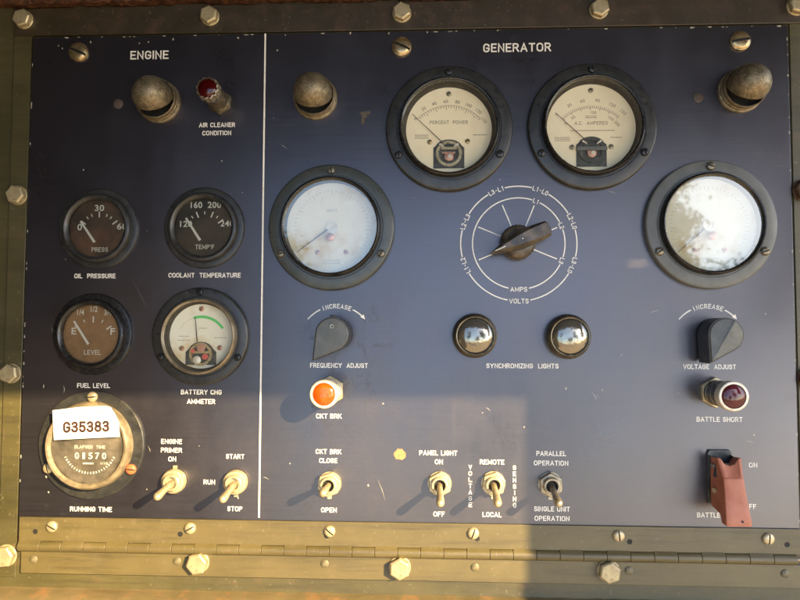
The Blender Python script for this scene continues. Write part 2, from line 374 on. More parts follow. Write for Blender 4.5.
# engraver's gothic capitals as pen strokes on a grid six units high: (advance, strokes)
GL = {
 'A': (3.6, [[(0, 0), (1.8, 6), (3.6, 0)], [(0.6, 1.8), (3.0, 1.8)]]),
 'B': (3.2, [[(0, 0), (0, 6), (1.7, 6)] + _arc(1.75, 4.65, 1.25, 1.35, 80, -80) + [(0, 3.3)], [(1.6, 3.3)] + _arc(1.75, 1.65, 1.45, 1.65, 85, -85) + [(0, 0)]]),
 'C': (3.2, [_arc(1.65, 4.3, 1.6, 1.7, 15, 180) + _arc(1.65, 1.7, 1.6, 1.7, 180, 345)]),
 'D': (3.2, [[(0, 0), (0, 6), (1.3, 6)] + _arc(1.5, 4.3, 1.7, 1.7, 88, 0) + _arc(1.5, 1.7, 1.7, 1.7, 0, -88) + [(0, 0)]]),
 'E': (2.7, [[(2.7, 6), (0, 6), (0, 0), (2.8, 0)], [(0, 3.1), (2.3, 3.1)]]),
 'F': (2.6, [[(2.7, 6), (0, 6), (0, 0)], [(0, 3.1), (2.2, 3.1)]]),
 'G': (3.3, [_arc(1.65, 4.3, 1.6, 1.7, 15, 180) + _arc(1.65, 1.7, 1.6, 1.7, 180, 350) + [(3.25, 2.8), (1.9, 2.8)]]),
 'H': (3.2, [[(0, 0), (0, 6)], [(3.2, 0), (3.2, 6)], [(0, 3.1), (3.2, 3.1)]]),
 'I': (0.0, [[(0, 0), (0, 6)]]),
 'J': (2.4, [[(2.4, 6), (2.4, 1.6)] + _arc(1.2, 1.5, 1.2, 1.5, -10, -175)]),
 'K': (3.2, [[(0, 0), (0, 6)], [(3.1, 6), (0.1, 2.3)], [(1.1, 3.5), (3.3, 0)]]),
 'L': (2.6, [[(0, 6), (0, 0), (2.7, 0)]]),
 'M': (4.2, [[(0, 0), (0, 6), (2.1, 1.2), (4.2, 6), (4.2, 0)]]),
 'N': (3.2, [[(0, 0), (0, 6), (3.2, 0), (3.2, 6)]]),
 'O': (3.4, [_arc(1.7, 4.2, 1.7, 1.8, 0, 180, 14) + _arc(1.7, 1.8, 1.7, 1.8, 180, 360, 14) + [(3.4, 4.2), (3.4, 4.25)]]),
 'P': (3.0, [[(0, 0), (0, 6), (1.6, 6)] + _arc(1.65, 4.4, 1.4, 1.6, 80, -80) + [(0, 2.8)]]),
 'Q': (3.4, [_arc(1.7, 4.2, 1.7, 1.8, 0, 180, 14) + _arc(1.7, 1.8, 1.7, 1.8, 180, 360, 14) + [(3.4, 4.25)], [(2.0, 1.6), (3.6, -0.4)]]),
 'R': (3.2, [[(0, 0), (0, 6), (1.6, 6)] + _arc(1.65, 4.45, 1.4, 1.55, 80, -80) + [(0, 2.9)], [(1.6, 2.9), (3.2, 0)]]),
 'S': (3.1, [_arc(1.55, 4.45, 1.45, 1.55, 20, 240) + _arc(1.55, 1.65, 1.5, 1.65, 62, -160)]),
 'T': (3.2, [[(0, 6), (3.2, 6)], [(1.6, 6), (1.6, 0)]]),
 'U': (3.2, [[(0, 6)] + _arc(1.6, 1.65, 1.6, 1.65, 180, 360, 12) + [(3.2, 6)]]),
 'V': (3.6, [[(0, 6), (1.8, 0), (3.6, 6)]]),
 'W': (5.0, [[(0, 6), (1.25, 0), (2.5, 5.2), (3.75, 0), (5.0, 6)]]), '.': (0.2, [[(0, 0), (0.2, 0)]]),
 'X': (3.4, [[(0, 0), (3.4, 6)], [(0, 6), (3.4, 0)]]),
 'Y': (3.6, [[(0, 6), (1.8, 2.8), (3.6, 6)], [(1.8, 2.8), (1.8, 0)]]),
 'Z': (3.0, [[(0, 6), (3, 6), (0, 0), (3, 0)]]),
 '0': (3.1, [_arc(1.55, 4.3, 1.55, 1.7, 0, 180, 12) + _arc(1.55, 1.7, 1.55, 1.7, 180, 360, 12) + [(3.1, 4.35)]]),
 '1': (1.0, [[(0, 4.8), (1, 6), (1, 0)]]),
 '2': (3.0, [_arc(1.5, 4.4, 1.45, 1.6, 165, -25) + [(0, 0), (3.1, 0)]]),
 '3': (3.0, [_arc(1.45, 4.6, 1.35, 1.4, 160, -75) + [(1.0, 3.2)], [(1.0, 3.2)] + _arc(1.45, 1.6, 1.55, 1.6, 75, -165)]),
 '5': (3.0, [[(2.8, 6), (0.3, 6), (0.15, 3.2)] + _arc(1.5, 1.85, 1.5, 1.85, 120, -160)]),
 '8': (3.1, [_arc(1.55, 4.6, 1.3, 1.4, -90, 270, 18), _arc(1.55, 1.6, 1.55, 1.6, 90, 450, 18)]),
 '-': (1.6, [[(0, 3), (1.6, 3)]]), ' ': (1.1, []),
}
def stroke_text(mb, body, x, z, w, cap, h, rot=0.0, weight=0.15, gap=1.75):
    sw = weight * cap; H = cap - sw; n = len(body)
    pos = []; p = 0.0
    for ch in body: pos.append(p); p += GL[ch][0] + gap
    total = p - gap
    sx = (w - sw) / total if (w and total > 0) else H / 6; sz = H / 6
    c_, s_ = math.cos(rot), math.sin(rot); layer = 0
    for ch, q in zip(body, pos):
        for st in GL[ch][1]:
            P = []
            for (a, b) in st:
                v = Vector(((q + a - total / 2) * sx, (b - 3) * sz))
                if not P or (v - P[-1]).length > 1e-4: P.append(v)
            vs = []; fs = []; m = len(P); hh = h + 0.006 * layer; layer = (layer + 1) % 7
            for i in range(m):
                t0 = (P[i] - P[i - 1]).normalized() if i else (P[1] - P[0]).normalized()
                t1 = (P[i + 1] - P[i]).normalized() if i < m - 1 else t0
                t = (t0 + t1); t = t.normalized() if t.length > 1e-6 else t1
                nn = Vector((-t.y, t.x)); k = 1 / max(0.45, nn.dot(Vector((-t1.y, t1.x))))
                e = P[i] + (t1 * (sw * 0.5) if i == m - 1 else (-t1 * (sw * 0.5) if i == 0 else Vector((0, 0))))
                for sg in (1, -1):
                    o = e + nn * (sg * sw / 2 * k); vs.append((x + o.x * c_ - o.y * s_, -hh, z + o.x * s_ + o.y * c_))
            for i in range(m - 1): fs.append((2 * i, 2 * i + 1, 2 * i + 3, 2 * i + 2))
            mb.add(vs, fs)
    return mb
def stroke_arc(mb, body, cx, cz, r, a_mid, adv, cap, h, w=None, weight=0.15):
    n = len(body)
    for i, ch in enumerate(body):
        a = a_mid - (i - (n - 1) / 2) * adv / r
        stroke_text(mb, ch, cx + r * math.cos(a), cz + r * math.sin(a), (w or adv * 0.72) if ch not in 'I1-' else None, cap, h, a - PI / 2, weight)
    return mb
_tc = {}
def text_geo(body, bold):
    key = (body, bold)
    if key in _tc: return _tc[key]
    cu = bpy.data.curves.new('t', 'FONT'); cu.body = body; cu.size = 1.0; cu.offset = bold; cu.resolution_u = 3
    cu.space_character = 1.06
    o = bpy.data.objects.new('t', cu); C.objects.link(o)
    dg = bpy.context.evaluated_depsgraph_get(); dg.update()
    me = bpy.data.meshes.new_from_object(o.evaluated_get(dg))
    vs = [(v.co.x, v.co.y) for v in me.vertices]; fs = [tuple(p.vertices) for p in me.polygons]
    bb = (min(v[0] for v in vs), max(v[0] for v in vs), min(v[1] for v in vs), max(v[1] for v in vs))
    bpy.data.objects.remove(o); bpy.data.curves.remove(cu); bpy.data.meshes.remove(me)
    _tc[key] = (vs, fs, bb); return _tc[key]

def thing(name, label, cat, x=0, z=0, group=None, h=0, tilted=True):
    o = bpy.data.objects.new(name, None); C.objects.link(o)
    o.matrix_world = (TILT if tilted else Matrix()) @ Matrix.Translation((x * MM, -h * MM, z * MM))
    o.empty_display_size = 0.01
    o['label'] = label; o['category'] = cat
    if group: o['group'] = group
    return o

def dup(root, x, z, label, group=None, rot=0.0):
    r = root.copy(); C.objects.link(r); r['label'] = label
    r.matrix_world = TILT @ Matrix.Translation((x * MM, 0, z * MM)) @ Matrix.Rotation(rot, 4, 'Y')
    if group: r['group'] = group
    for ch in list(root.children):
        c = ch.copy(); C.objects.link(c); c.parent = r
        for g in list(ch.children):
            d = g.copy(); C.objects.link(d); d.parent = c
    return r

def struct(name, mb, m):
    o = mb.build(name, m); o['kind'] = 'structure'; return o

# ------------------------------------------------------------------ ground far below the cabinet
struct('ground', MB().add([(-2e5, -2e5, -1300), (2e5, -2e5, -1300), (2e5, 2e5, -1300), (-2e5, 2e5, -1300)], [(0, 1, 2, 3)]), 'ground')

# ------------------------------------------------------------------ cabinet frame
frame = thing('cabinet_frame', 'olive drab cabinet frame with hex bolts around the dark blue panel', 'cabinet')
FH = -3.0
MB().box(-420, 420, -420, 300, -30, FH).build('back_plate', 'olive', frame)
MB().box(-298, -284.2, -226, 190, FH + 0.05, FH + 1.6).build('side_strip', 'olive', frame, bevel=0.4)
MB().box(284.6, 298, -226, 190, FH + 0.05, FH + 1.2).build('side_strip', 'olive', frame, bevel=0.4)
MB().box(-298, 298, 182.4, 204, FH + 0.1, FH + 2.6).build('top_strip', 'olive_rusty', frame, bevel=0.5)
# rusty lip along the top
lip = MB(); n = 220; vs = []; fs = []
for i in range(n + 1):
    x = -420 + 840 * i / n
    z = 205.2 + random.uniform(-0.7, 0.9) + 0.6 * math.sin(i * 0.31)
    vs += [(x, -(FH + 0.1), z), (x, -(FH + 8 + random.uniform(-0.6, 0.6)), z + random.uniform(-0.4, 0.4)), (x, -(FH + 8), 232), (x, -(FH + 0.1), 232)]
for i in range(n):
    a = 4 * i
    for k in range(4): fs.append((a + k, a + 4 + k, a + 4 + (k + 1) % 4, a + (k + 1) % 4))
lip.add(vs, fs).build('rusty_lip', 'rust', frame)
# dusty ledge along the bottom
led = MB(); n = 160; vs = []; fs = []
for i in range(n + 1):
    x = -420 + 840 * i / n; w = random.uniform(-0.35, 0.35)
    vs += [(x, -(FH + 0.05), -233.4 + w * 0.6), (x, -(FH + 2.4), -234.4 + w), (x, -(FH + 14), -237.0 + w), (x, -(FH + 16), -239.5), (x, -(FH + 16), -262), (x, -(FH + 0.05), -262)]
for i in range(n):
    a = 6 * i
    for k in range(6): fs.append((a + k, a + 6 + k, a + 6 + (k + 1) % 6, a + (k + 1) % 6))
led.add(vs, fs).build('bottom_ledge', 'ledge', frame, angle=60)

def bolt_mb(R, H, rot, dome=0.8):
    b = MB(); b.lathe([(R * 1.02, 0), (R * 1.02, 0.9), (R * 0.95, 1.0)], 32)
    b.hexa(R, 1.0, H - 1.0, rot); b.hexa(R, H - 1.0, H, rot, top=0.86); return b
def frame_bolt(x, z, R=7.3, H=5.6, m='bolt', base=None):
    bolt_mb(R, H, random.uniform(0, PI / 3)).build('hex_bolt', m, frame, loc=(x, -(FH + 1.6 if base is None else base), z), bevel=0.35)
for x in (-289.6, -144.8, 0.8, 146.6, 289.0): frame_bolt(x, 194.8, 7.0, 5.6, 'cad', FH + 2.6)
frame_bolt(-291.0, 59.1); frame_bolt(-291.8, -75.7); frame_bolt(-291.5, -210.1, 8.0)
frame_bolt(291.5, 59.4, 8, 6, 'bolt_rust'); frame_bolt(291.5, -75.5, 8, 6, 'bolt_rust')

# unseen roof added to cast the shade line; its hole makes the sun fleck
hx, hd, hw, hl = 622.0, 504.0, 8.5, 8.5
ROOF_Z, ROOF_D, RX0, RX1 = 240.0, 706.0, -430.0, 760.0
xs = [RX0, hx - hw, hx + hw, RX1]; ds = [-30.0, hd - hl, hd + hl, ROOF_D]
roof = MB(); vs = []; fs = []
for zz in (ROOF_Z, ROOF_Z + 2.0):
    for d in ds:
        for x in (xs if d > 0 else (RX0, 60, 200, 360)): vs.append((x, -d, zz))   # tapers back to the cabinet
for i in range(3):
    for j in range(3):
        if i == 1 and j == 1: continue
        a = j * 4 + i; fs += [(a, a + 1, a + 5, a + 4), (a + 16, a + 17, a + 21, a + 20)]
for a, b in ((5, 6), (6, 10), (10, 9), (9, 5), (0, 3), (3, 15), (15, 12), (12, 0)): fs.append((a, b, b + 16, a + 16))
roof.add(vs, fs).build('added_shade_roof', 'blocker_dark', frame, angle=0)
# unseen flap added below the roof's right end to cast the upright shade line
MB().box(541, 766, -52, 239.8, 498, 501).build('added_shade_flap', 'blocker_dark', frame, angle=0)
MB().add([(-345, 0, -600), (-285, -620, -600), (-285, -620, 238), (-345, 0, 238), (-348, 0, -600), (-288, -620, -600), (-288, -620, 238), (-348, 0, 238)],  # unseen side added at left to keep reflections there dark
         [(0, 1, 2, 3), (4, 5, 6, 7), (0, 1, 5, 4), (1, 2, 6, 5), (2, 3, 7, 6), (3, 0, 4, 7)]).build('added_dark_side', 'blocker_dark', frame, angle=0)

# ------------------------------------------------------------------ the control panel plate and its printing
panel = thing('control_panel', 'dark navy generator control panel plate with cream printed lettering', 'control panel')
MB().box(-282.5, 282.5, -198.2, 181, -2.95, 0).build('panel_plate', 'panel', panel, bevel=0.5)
MB().box(-102.9, -101.7, -179.2, 181, 0.02, 0.12).build('divider_line', 'letter', panel)

TH = 0.12
def lab(*lines, bold=0.018):
    mb = MB()
    for (t, x, z, w, cap) in lines: stroke_text(mb, t, x, z, w, cap, TH, 0, 0.165)
    return mb.build('lettering', 'letter', panel, angle=0)
CP = 3.5
lab(('ENGINE', -191, 165.8, 29.5, 6.6)); lab(('GENERATOR', 86.3, 167.2, 50, 6.6))
lab(('AIR CLEANER', -138.1, 111.4, 27.5, CP), ('CONDITION', -138.2, 105.2, 22, CP))
lab(('OIL  PRESSURE', -229, -2.5, 31.5, CP)); lab(('COOLANT  TEMPERATURE', -145.7, -2, 54.5, CP))
lab(('FUEL LEVEL', -228, -84.3, 25, CP)); lab(('BATTERY CHG', -146.6, -88.5, 30.5, CP), ('AMMETER', -146.6, -95.4, 21, CP))
lab(('RUNNING TIME', -227.6, -175, 31.5, CP))
lab(('ENGINE', -168.2, -124.9, 15.6, CP), ('PRIMER', -168.1, -131.2, 15.8, CP), ('ON', -167.4, -137.7, 5.8, CP))
lab(('START', -120.6, -135.3, 13.6, CP)); lab(('RUN', -139.5, -154.1, 8.6, CP)); lab(('STOP', -120.3, -173.1, 11, CP))
lab(('FREQUENCY  ADJUST', -44.6, -68.4, 42.5, CP)); lab(('CKT BRK', -51.7, -105.3, 18.6, CP))
lab(('CKT BRK', -51.8, -131, 18.8, CP), ('CLOSE', -51.9, -137.5, 13.2, CP)); lab(('OPEN', -51.1, -173, 11.4, CP))
lab(('SYNCHRONIZING  LIGHTS', 88.9, -68, 52, CP))
lab(('PANEL LIGHT', 28.2, -131.1, 27.5, CP), ('ON', 28.6, -137.4, 5.8, CP)); lab(('OFF', 28.7, -174.7, 8, CP))
lab(('REMOTE', 66.8, -137.1, 17.5, CP)); lab(('LOCAL', 66.7, -174.5, 13.5, CP))
for word, x in (('VOLTAGE', 51.2), ('SENSING', 82.9)):
    mb = MB()
    for i, ch in enumerate(word): stroke_text(mb, ch, x, -141 - i * 4.45, 2.4 if ch != 'I' else None, 3.3, TH, 0, 0.165)
    mb.build('lettering', 'letter', panel, angle=0)
lab(('PARALLEL', 109.2, -130.6, 21.2, CP), ('OPERATION', 109, -137.4, 24.5, CP))
lab(('SINGLE UNIT', 109.4, -169.9, 25.5, CP), ('OPERATION', 109.4, -176.6, 24.8, CP))
lab(('VOLTAGE  ADJUST', 221.9, -67.9, 37.2, CP)); lab(('BATTLE SHORT', 228.2, -105.2, 32.2, CP))
lab(('ON', 250.9, -137.1, 5.8, CP)); lab(('OFF', 248.4, -166.1, 8, CP)); lab(('BATTLE SHORT', 227.2, -172.5, 32, CP))

def increase(cx, ztop, zend, half):
    # an arc with the word in its middle and an arrow head at its right end
    sag = ztop - zend; r = (half * half + sag * sag) / (2 * sag); cz = ztop - r
    mb = MB(); a_end = math.asin(half / r)
    wa = 12.4 / r
    mb.ring(r - 0.45, r + 0.45, TH, PI / 2 + wa, PI / 2 + a_end, 20, cx, cz)
    mb.ring(r - 0.45, r + 0.45, TH, PI / 2 - a_end + 0.08, PI / 2 - wa, 20, cx, cz)
    stroke_arc(mb, 'INCREASE', cx, cz, r, PI / 2, 2.85, 3.4, TH, w=2.2)
    e = PI / 2 - a_end; p = Vector((cx + r * math.cos(e), cz + r * math.sin(e)))
    t = Vector((math.sin(e), -math.cos(e))); nn = Vector((-t.y, t.x))
    q = p - t * 3.6
    mb.flat([tuple(p), tuple(q + nn * 1.6), tuple(q - nn * 1.6)], TH + 0.01)
    mb.build('lettering', 'letter', panel, angle=0)
increase(-46.7, -24.8, -34.6, 21.2); increase(221.4, -24.5, -34.0, 20.4)

def selector_scale(cx, cz):
    mb = MB(); R1, R2 = 42.2, 33.6; w = 0.42
    outer = [('L1-L0', 67.5), ('L2-L0', 22.5), ('L3-L0', -22.5), ('L1-L2', 202.5), ('L2-L3', 157.5), ('L3-L1', 112.5)]
    gaps = sorted([(math.radians(a % 360), 6.6 / R1) for _, a in outer] + [(math.radians(270), 8.2 / R1)])
    inner = [('L1', 67.5), ('L2', 22.5), ('L3', -22.5)]
    gaps2 = sorted([(math.radians(a % 360), 2.9 / R2) for _, a in inner] + [(math.radians(270), 7.4 / R2)])
    for R, gs in ((R1, gaps), (R2, gaps2)):
        for i, (a, g) in enumerate(gs):
            b, g2 = gs[(i + 1) % len(gs)]
            if b <= a: b += 2 * PI
            mb.ring(R - w, R + w, TH, a + g, b - g2, 28, cx, cz)
    for t, a in outer: stroke_arc(mb, t, cx, cz, R1, math.radians(a), 2.45, 3.5, TH, w=2.0)
    for t, a in inner: stroke_arc(mb, t, cx, cz, R2, math.radians(a), 2.4, 3.4, TH, w=2.0)
    stroke_text(mb, 'AMPS', cx, cz - R2, 12.2, 3.5, TH); stroke_text(mb, 'VOLTS', cx, cz - R1, 14, 3.5, TH)
    for a, r1 in ((112.5, 30.6), (67.5, 30.2), (22.5, 30.2), (-22.5, 30.0), (157.5, 32.0), (202.5, 31.5)):
        c_, s_ = math.cos(math.radians(a)), math.sin(math.radians(a))
        mb.bar((cx + 8 * c_, cz + 8 * s_), (cx + r1 * c_, cz + r1 * s_), 0.8, 0.8, TH)
    mb.build('lettering', 'letter', panel, angle=0)
SX, SZ = 86.7, 21.2
selector_scale(SX, SZ)

def slotted_mb(R, H, slot, ang, depth=1.2, n=40):
    # a domed screw head made of two halves with a real slot between them
    mb = MB(); c_, s_ = math.cos(ang), math.sin(ang); hs = slot / 2
    mb.lathe([(R, 0), (R, H * 0.35), (R * 0.94, H * 0.55), (R * 0.9, H - depth * 0.95)], n)
    for sg in (1, -1):
        a0 = math.asin(hs / (R * 0.9))
        rings = [(R * 0.9, H - depth * 0.95), (R * 0.8, H * 0.82), (R * 0.6, H * 0.93), (R * 0.35, H)]
        vs = []; fs = []; m = 14
        for r, h in rings:
            a0 = math.asin(min(0.98, hs / r))
            for k in range(m + 1):
                a = a0 + (PI - 2 * a0) * k / m
                x, z = r * math.cos(a), r * math.sin(a) * sg
                vs.append((x * c_ - z * s_, -h, x * s_ + z * c_))
        for i in range(len(rings) - 1):
            for k in range(m):
                a = i * (m + 1) + k; fs.append((a, a + 1, a + m + 2, a + m + 1))
        l = (len(rings) - 1) * (m + 1); fs.append(tuple(range(l, l + m + 1)))
        # slot wall
        wall = [i * (m + 1) for i in range(len(rings))] + [i * (m + 1) + m for i in reversed(range(len(rings)))]
        fs.append(tuple(wall)); mb.add(vs, fs); mb.dark.append(len(mb.f) - 1)
    q = R * 0.89; fl = H - depth * 0.95 + 0.02   # black floor and walls paint in the slot's shade
    mb.add([(a * c_ - b * s_, -fl, a * s_ + b * c_) for a, b in ((-q, -hs), (q, -hs), (q, hs), (-q, hs))], [(0, 1, 2, 3)]); mb.dark.append(len(mb.f) - 1)
    return mb
for x, z, a in ((-245.8, 168.5, -0.42), (0.7, 168.8, -0.42), (247.9, 169.1, 0.16)):
    slotted_mb(7.5, 3.4, 1.7, a, 1.5).build('slotted_screw', 'brass', panel, loc=(x, -0.05, z))
def blob(R, n=14, jag=0.3):
    return [(R * random.uniform(1 - jag, 1 + jag * 0.6) * math.cos(2 * PI * k / n), R * random.uniform(1 - jag, 1 + jag * 0.6) * math.sin(2 * PI * k / n)) for k in range(n)]
for x, z, R, m in ((-214.1, 128.3, 3.7, 'plug'), (217.3, 127.6, 3.6, 'plug')):
    MB().lathe([(R, 0), (R, 0.5), (R * 0.85, 0.8), (R * 0.3, 0.9), (0, 0.9)], 28).build('hole_plug', m, panel, loc=(x, -0.03, z))
MB().prism(blob(4.2, 16, 0.22), 0.01, 0.08).build('bare_patch', 'chip_orange', panel, loc=(0.4, 0, -132.5))
MB().prism([(-4.5, 3.4), (4.2, 4.6), (3.8, 2.4), (0.3, 1.6), (2.6, 0.4), (0.4, -0.6), (-0.9, -5.6), (-2.8, -5.0), (-2.0, 1.0)], 0.01, 0.08).build('bare_patch', 'residue', panel, loc=(-26.5, 0, 116.2))
specks = MB()
for px, pz, R in ((-262, 174, .7), (-259, 172, .6), (-237, 176.5, .8), (-192, 176, .8), (-173, 177.6, .9), (-123, 178, 1.0), (-93, 168, .7), (-87, 179.5, .7),
                  (-9, 179.6, .9), (-38, 180, 1.0), (20, 180, .8), (-240, 78, .7), (-228, 30, .5), (-266, -85, .9), (-262, -152, 1.0), (-12, -96, .8),
                  (-22.6, -155, 1.0), (120, -84, .9), (90, -112, .8), (-118, -165, .8), (252, -116, .9), (-199, 175, .6), (-225, 60, .6), (-118, 60, .6), (-134, 84, .5), (-252, 10, .5),
                  (-213, -36, .5), (146, -85, .7), (262, -30, .6), (10, 55, .4), (160, -60, .5), (-260, -163, .7), (-186, -160, .5), (-80, -140, .5), (60, -102, .5)):
    q = blob(R * 0.8, 8, 0.5); specks.prism([(px + a, pz + b * random.uniform(0.8, 1.8)) for a, b in q], 0.01, 0.06)
for (ax, az, bx, bz, w) in ((138, -86, 142, -93, .5), (141.5, -88, 143.5, -91, .35), (-251, -84, -250.6, -90, .5), (-258, -150, -257.6, -155, .5), 
                            (-186, -128, -184, -133, .3), (-16, -150, -10, -166, .3), (62, -98, 66, -101, .35), (246, -120, 252, -122, .4), (180, -30, 188, -27, .3), (-100, -150, -95, -152, .35), (-90, 96, -84, 92, .3), (150, 60, 158, 57, .3), (-262, -40, -258, -52, .3)):
    d = Vector((bx - ax, bz - az)).normalized(); q = Vector((-d.y, d.x)) * w * 0.5; k = random.uniform(0.3, 0.7)
    mx_, mz_ = ax + (bx - ax) * k + q.x * 3, az + (bz - az) * k + q.y * 3
    specks.prism([(ax, az), (mx_ - q.x, mz_ - q.y), (bx, bz), (mx_ + q.x, mz_ + q.y)], 0.01, 0.05)
for k in range(70):     # chipped paint along the edges of the plate
    side = k % 4; u = random.uniform(-1, 1)
    ex, ez = ((u * 280, 180.2), (u * 280, 180.4), (-281.9, u * 178), (281.9, u * 178))[side]
    R = random.uniform(0.25, 0.8) * (1.4 if random.random() < 0.12 else 1); q = blob(R, 8, 0.5)
    specks.prism([(min(282.2, max(-282.2, ex + a * (2.0 if side < 2 else 0.8))), min(180.7, ez + b * (0.8 if side < 2 else 2.0))) for a, b in q], 0.01, 0.05)
specks.build('paint_chips', 'chip_pale', panel)['kind'] = 'stuff'

# ------------------------------------------------------------------ piano hinge along the bottom
hinge = thing('piano_hinge', 'long olive painted piano hinge under the control panel', 'hinge')
K = 16.45; KX0 = -280.6; nk = 34
mb = MB().box(-280.8, 282.2, -198.6, -181.0, 0.05, 1.5); mb.build('upper_leaf', 'olive_hinge', hinge, bevel=0.3)
MB().box(-279.6, 282.2, -222.3, -206.2, FH + 0.05, FH + 3.2).build('lower_leaf', 'olive_hinge', hinge, bevel=0.35)
for i in range(nk):
    x0 = KX0 + i * K + 0.14; x1 = KX0 + (i + 1) * K - 0.14
    up = i % 2 == 0
    mb = MB(); prof = []; R = 3.75
    # rolled knuckle: round barrel with a tongue running into its leaf
    cz, ch = -202.4, 0.4
    pts = []
    if up:
        pts = [(-197.9, 1.5)] + [(cz + R * math.sin(a), ch + R * math.cos(a)) for a in [math.radians(d) for d in range(50, -181, -10)]] + [(-199.2, ch - R), (-198.0, -0.5)]
    else:
        pts = [(cz + R * math.sin(a), ch + R * math.cos(a)) for a in [math.radians(d) for d in range(100, -140, -10)]] + [(-206.3, FH + 0.4), (-206.3, FH)]
    vs = [(x0, -h, z) for z, h in pts] + [(x1, -h, z) for z, h in pts]; m_ = len(pts)
    fs = [(k, (k + 1) % m_, (k + 1) % m_ + m_, k + m_) for k in range(m_)] + [tuple(range(m_)), tuple(range(m_, 2 * m_))]
    mb.add(vs, fs).build('knuckle', 'olive_hinge', hinge, angle=40, bevel=0.2)
MB().tube([(-281.5, 0.4, -202.4), (282, 0.4, -202.4)], [1.6, 1.6], 12).build('hinge_pin', 'steel', hinge)
for i, (x, z) in enumerate(((-255.7, -187.6), (-152.5, -187.2), (-50.2, -187.7), (53.1, -187.4), (155.8, -187.5), (259.4, -187.9))):
    slotted_mb(4.1, 2.4, 0.9, (-0.5, 0.5, -0.7, 1.2, PI / 2 + 0.1, PI / 2 - 0.1)[i], 1.0, 28).build('slotted_screw', 'cad', hinge, loc=(x, -1.52, z))
for x, z in ((-268.4, -191.5), (-159.9, -191.6), (-52.4, -191.2), (55.9, -191.3), (163.5, -191.6), (272.4, -191.8)):
    MB().ring(0, 1.9, 1.53, 0, 2 * PI, 20).build('screw_hole', 'black', hinge, loc=(x, 0, z))
for x, z in ((-269.6, -212), (-162.1, -211.4), (-53.7, -211.2), (54.5, -211.7), (163.2, -212.2), (271.2, -212.2)):
    MB().lathe([(2.9, 0), (2.9, 0.5), (2.2, 1.0), (0, 1.1)], 20).build('painted_screw', 'olive_screw', hinge, loc=(x, -(FH + 3.22), z))
for x, z, r in ((-146.4, -211.8, 0.2), (0.5, -212.6, 0.5), (148.6, -212.4, 0.35)):
    bolt_mb(7.9, 6.2, r).build('hex_bolt', 'bolt', hinge, loc=(x, -(FH + 3.22), z), bevel=0.4)

# ------------------------------------------------------------------ round panel meters
def flange_screws(t, R, r, m='bakelite_black', angs=(90, 208, 332), H=1.8, h=5.5, rot=None):
    for i, a in enumerate(angs):
        a = math.radians(a)
        slotted_mb(r, H, 0.9, (rot[i] if rot else random.uniform(0, PI)), 0.9, 24).build('flange_screw', m, t, loc=(R * math.cos(a), -h, R * math.sin(a)))

def meter_case(t, R, r_ring, r_in, flange_m, ring_m, dial_m, r_dial, glass_m, h_fl=5.5, h_ring=11.5, h_glass=8.6, h_dial=1.2):
    MB().lathe([(R, 0.05), (R, h_fl - 1.2), (R - 0.5, h_fl - 0.4), (R - 1.4, h_fl), (r_ring + 2.0, h_fl), (r_ring + 1.6, h_fl - 0.5), (r_ring + 0.3, h_fl - 0.5)], 96, cap=False).build('flange', flange_m, t)
    MB().lathe([(r_ring + 0.25, h_fl - 0.8), (r_ring + 0.25, h_ring - 2.0), (r_ring - 0.3, h_ring - 0.7), (r_ring - 1.2, h_ring), (r_in + 0.7, h_ring - 0.2), (r_in + 0.1, h_ring - 1.2), (r_in, h_glass - 0.4)], 96, cap=False).build('bezel', ring_m, t)
    MB().lathe([(r_in + 0.05, h_glass - 0.5), (r_in - 0.2, h_dial + 1.5), (r_dial - 0.2, h_dial - 0.3)], 96, cap=False).build('inner_wall', 'inner', t)
    d = MB().lathe([(r_in + 0.02, h_dial - 0.4), (r_dial, h_dial - 0.35), (r_dial, h_dial)], 96).build('dial', dial_m, t)
    MB().lathe([(r_in + 0.04, h_glass)], 96).build('glass', glass_m, t)
    return d

def movement_brass(t_dial, h, w=11.2, top=-7.0, bot=-29, variant=0):
    # window in the dial with the moving coil behind it
    arch = [(-w, bot), (-w, top - w * 0.55)] + [(w * 0.86 * math.cos(a), top - w * 0.55 + w * 0.55 * math.sin(a) + 0.0) for a in [PI - k * PI / 12 for k in range(1, 12)]] + [(w, top - w * 0.55), (w, bot)]
    MB().prism(arch, h + 0.02, h + 0.12).build('movement_window', 'guard_plate', t_dial)
    cz = top - w * 0.95
    mb = MB(); N = 40
    for k in range(N):
        pass
    mb.lathe([(w * 0.84, h + 0.15), (w * 0.84, h + 1.4), (w * 0.66, h + 1.4), (w * 0.66, h + 0.15)], 40, 0, cz, cap=False)
    mb.box(-w * 0.5, w * 0.5, cz + w * 0.25, cz + w * 0.42, h + 1.45, h + 1.8)
    mb.build('magnet_ring', 'brass' if variant == 0 else 'guard_plate', t_dial)
    mb = MB(); mb.lathe([(w * 0.30, h + 0.2), (w * 0.30, h + 1.7), (w * 0.15, h + 2.0), (0, h + 2.0)], 24, 0, cz - w * 0.18)
    mb.box(-w * 0.45, w * 0.4, cz - w * 0.02, cz + w * 0.1, h + 0.2, h + 1.9)
    mb.build('moving_coil', 'copper', t_dial)
    mb = MB(); mb.bar((-w * 0.62, cz + w * 0.62), (-w * 0.32, cz + w * 0.42), 1.5, 0.8, h + 2.1); mb.bar((w * 0.62, cz + w * 0.62), (w * 0.32, cz + w * 0.42), 1.5, 0.8, h + 2.1)
    mb.lathe([(1.5, h + 2.05), (1.5, h + 2.3), (0, h + 2.4)], 16, 0.8, cz - w * 0.18)
    mb.build('hair_spring', 'bezel_bright', t_dial)

def dial_screw(d, x, z, h, m='steel', r=1.9):
    slotted_mb(r, 0.9, 0.5, random.uniform(0, PI), 0.4, 18).build('dial_screw', m, d, loc=(x, -h, z))

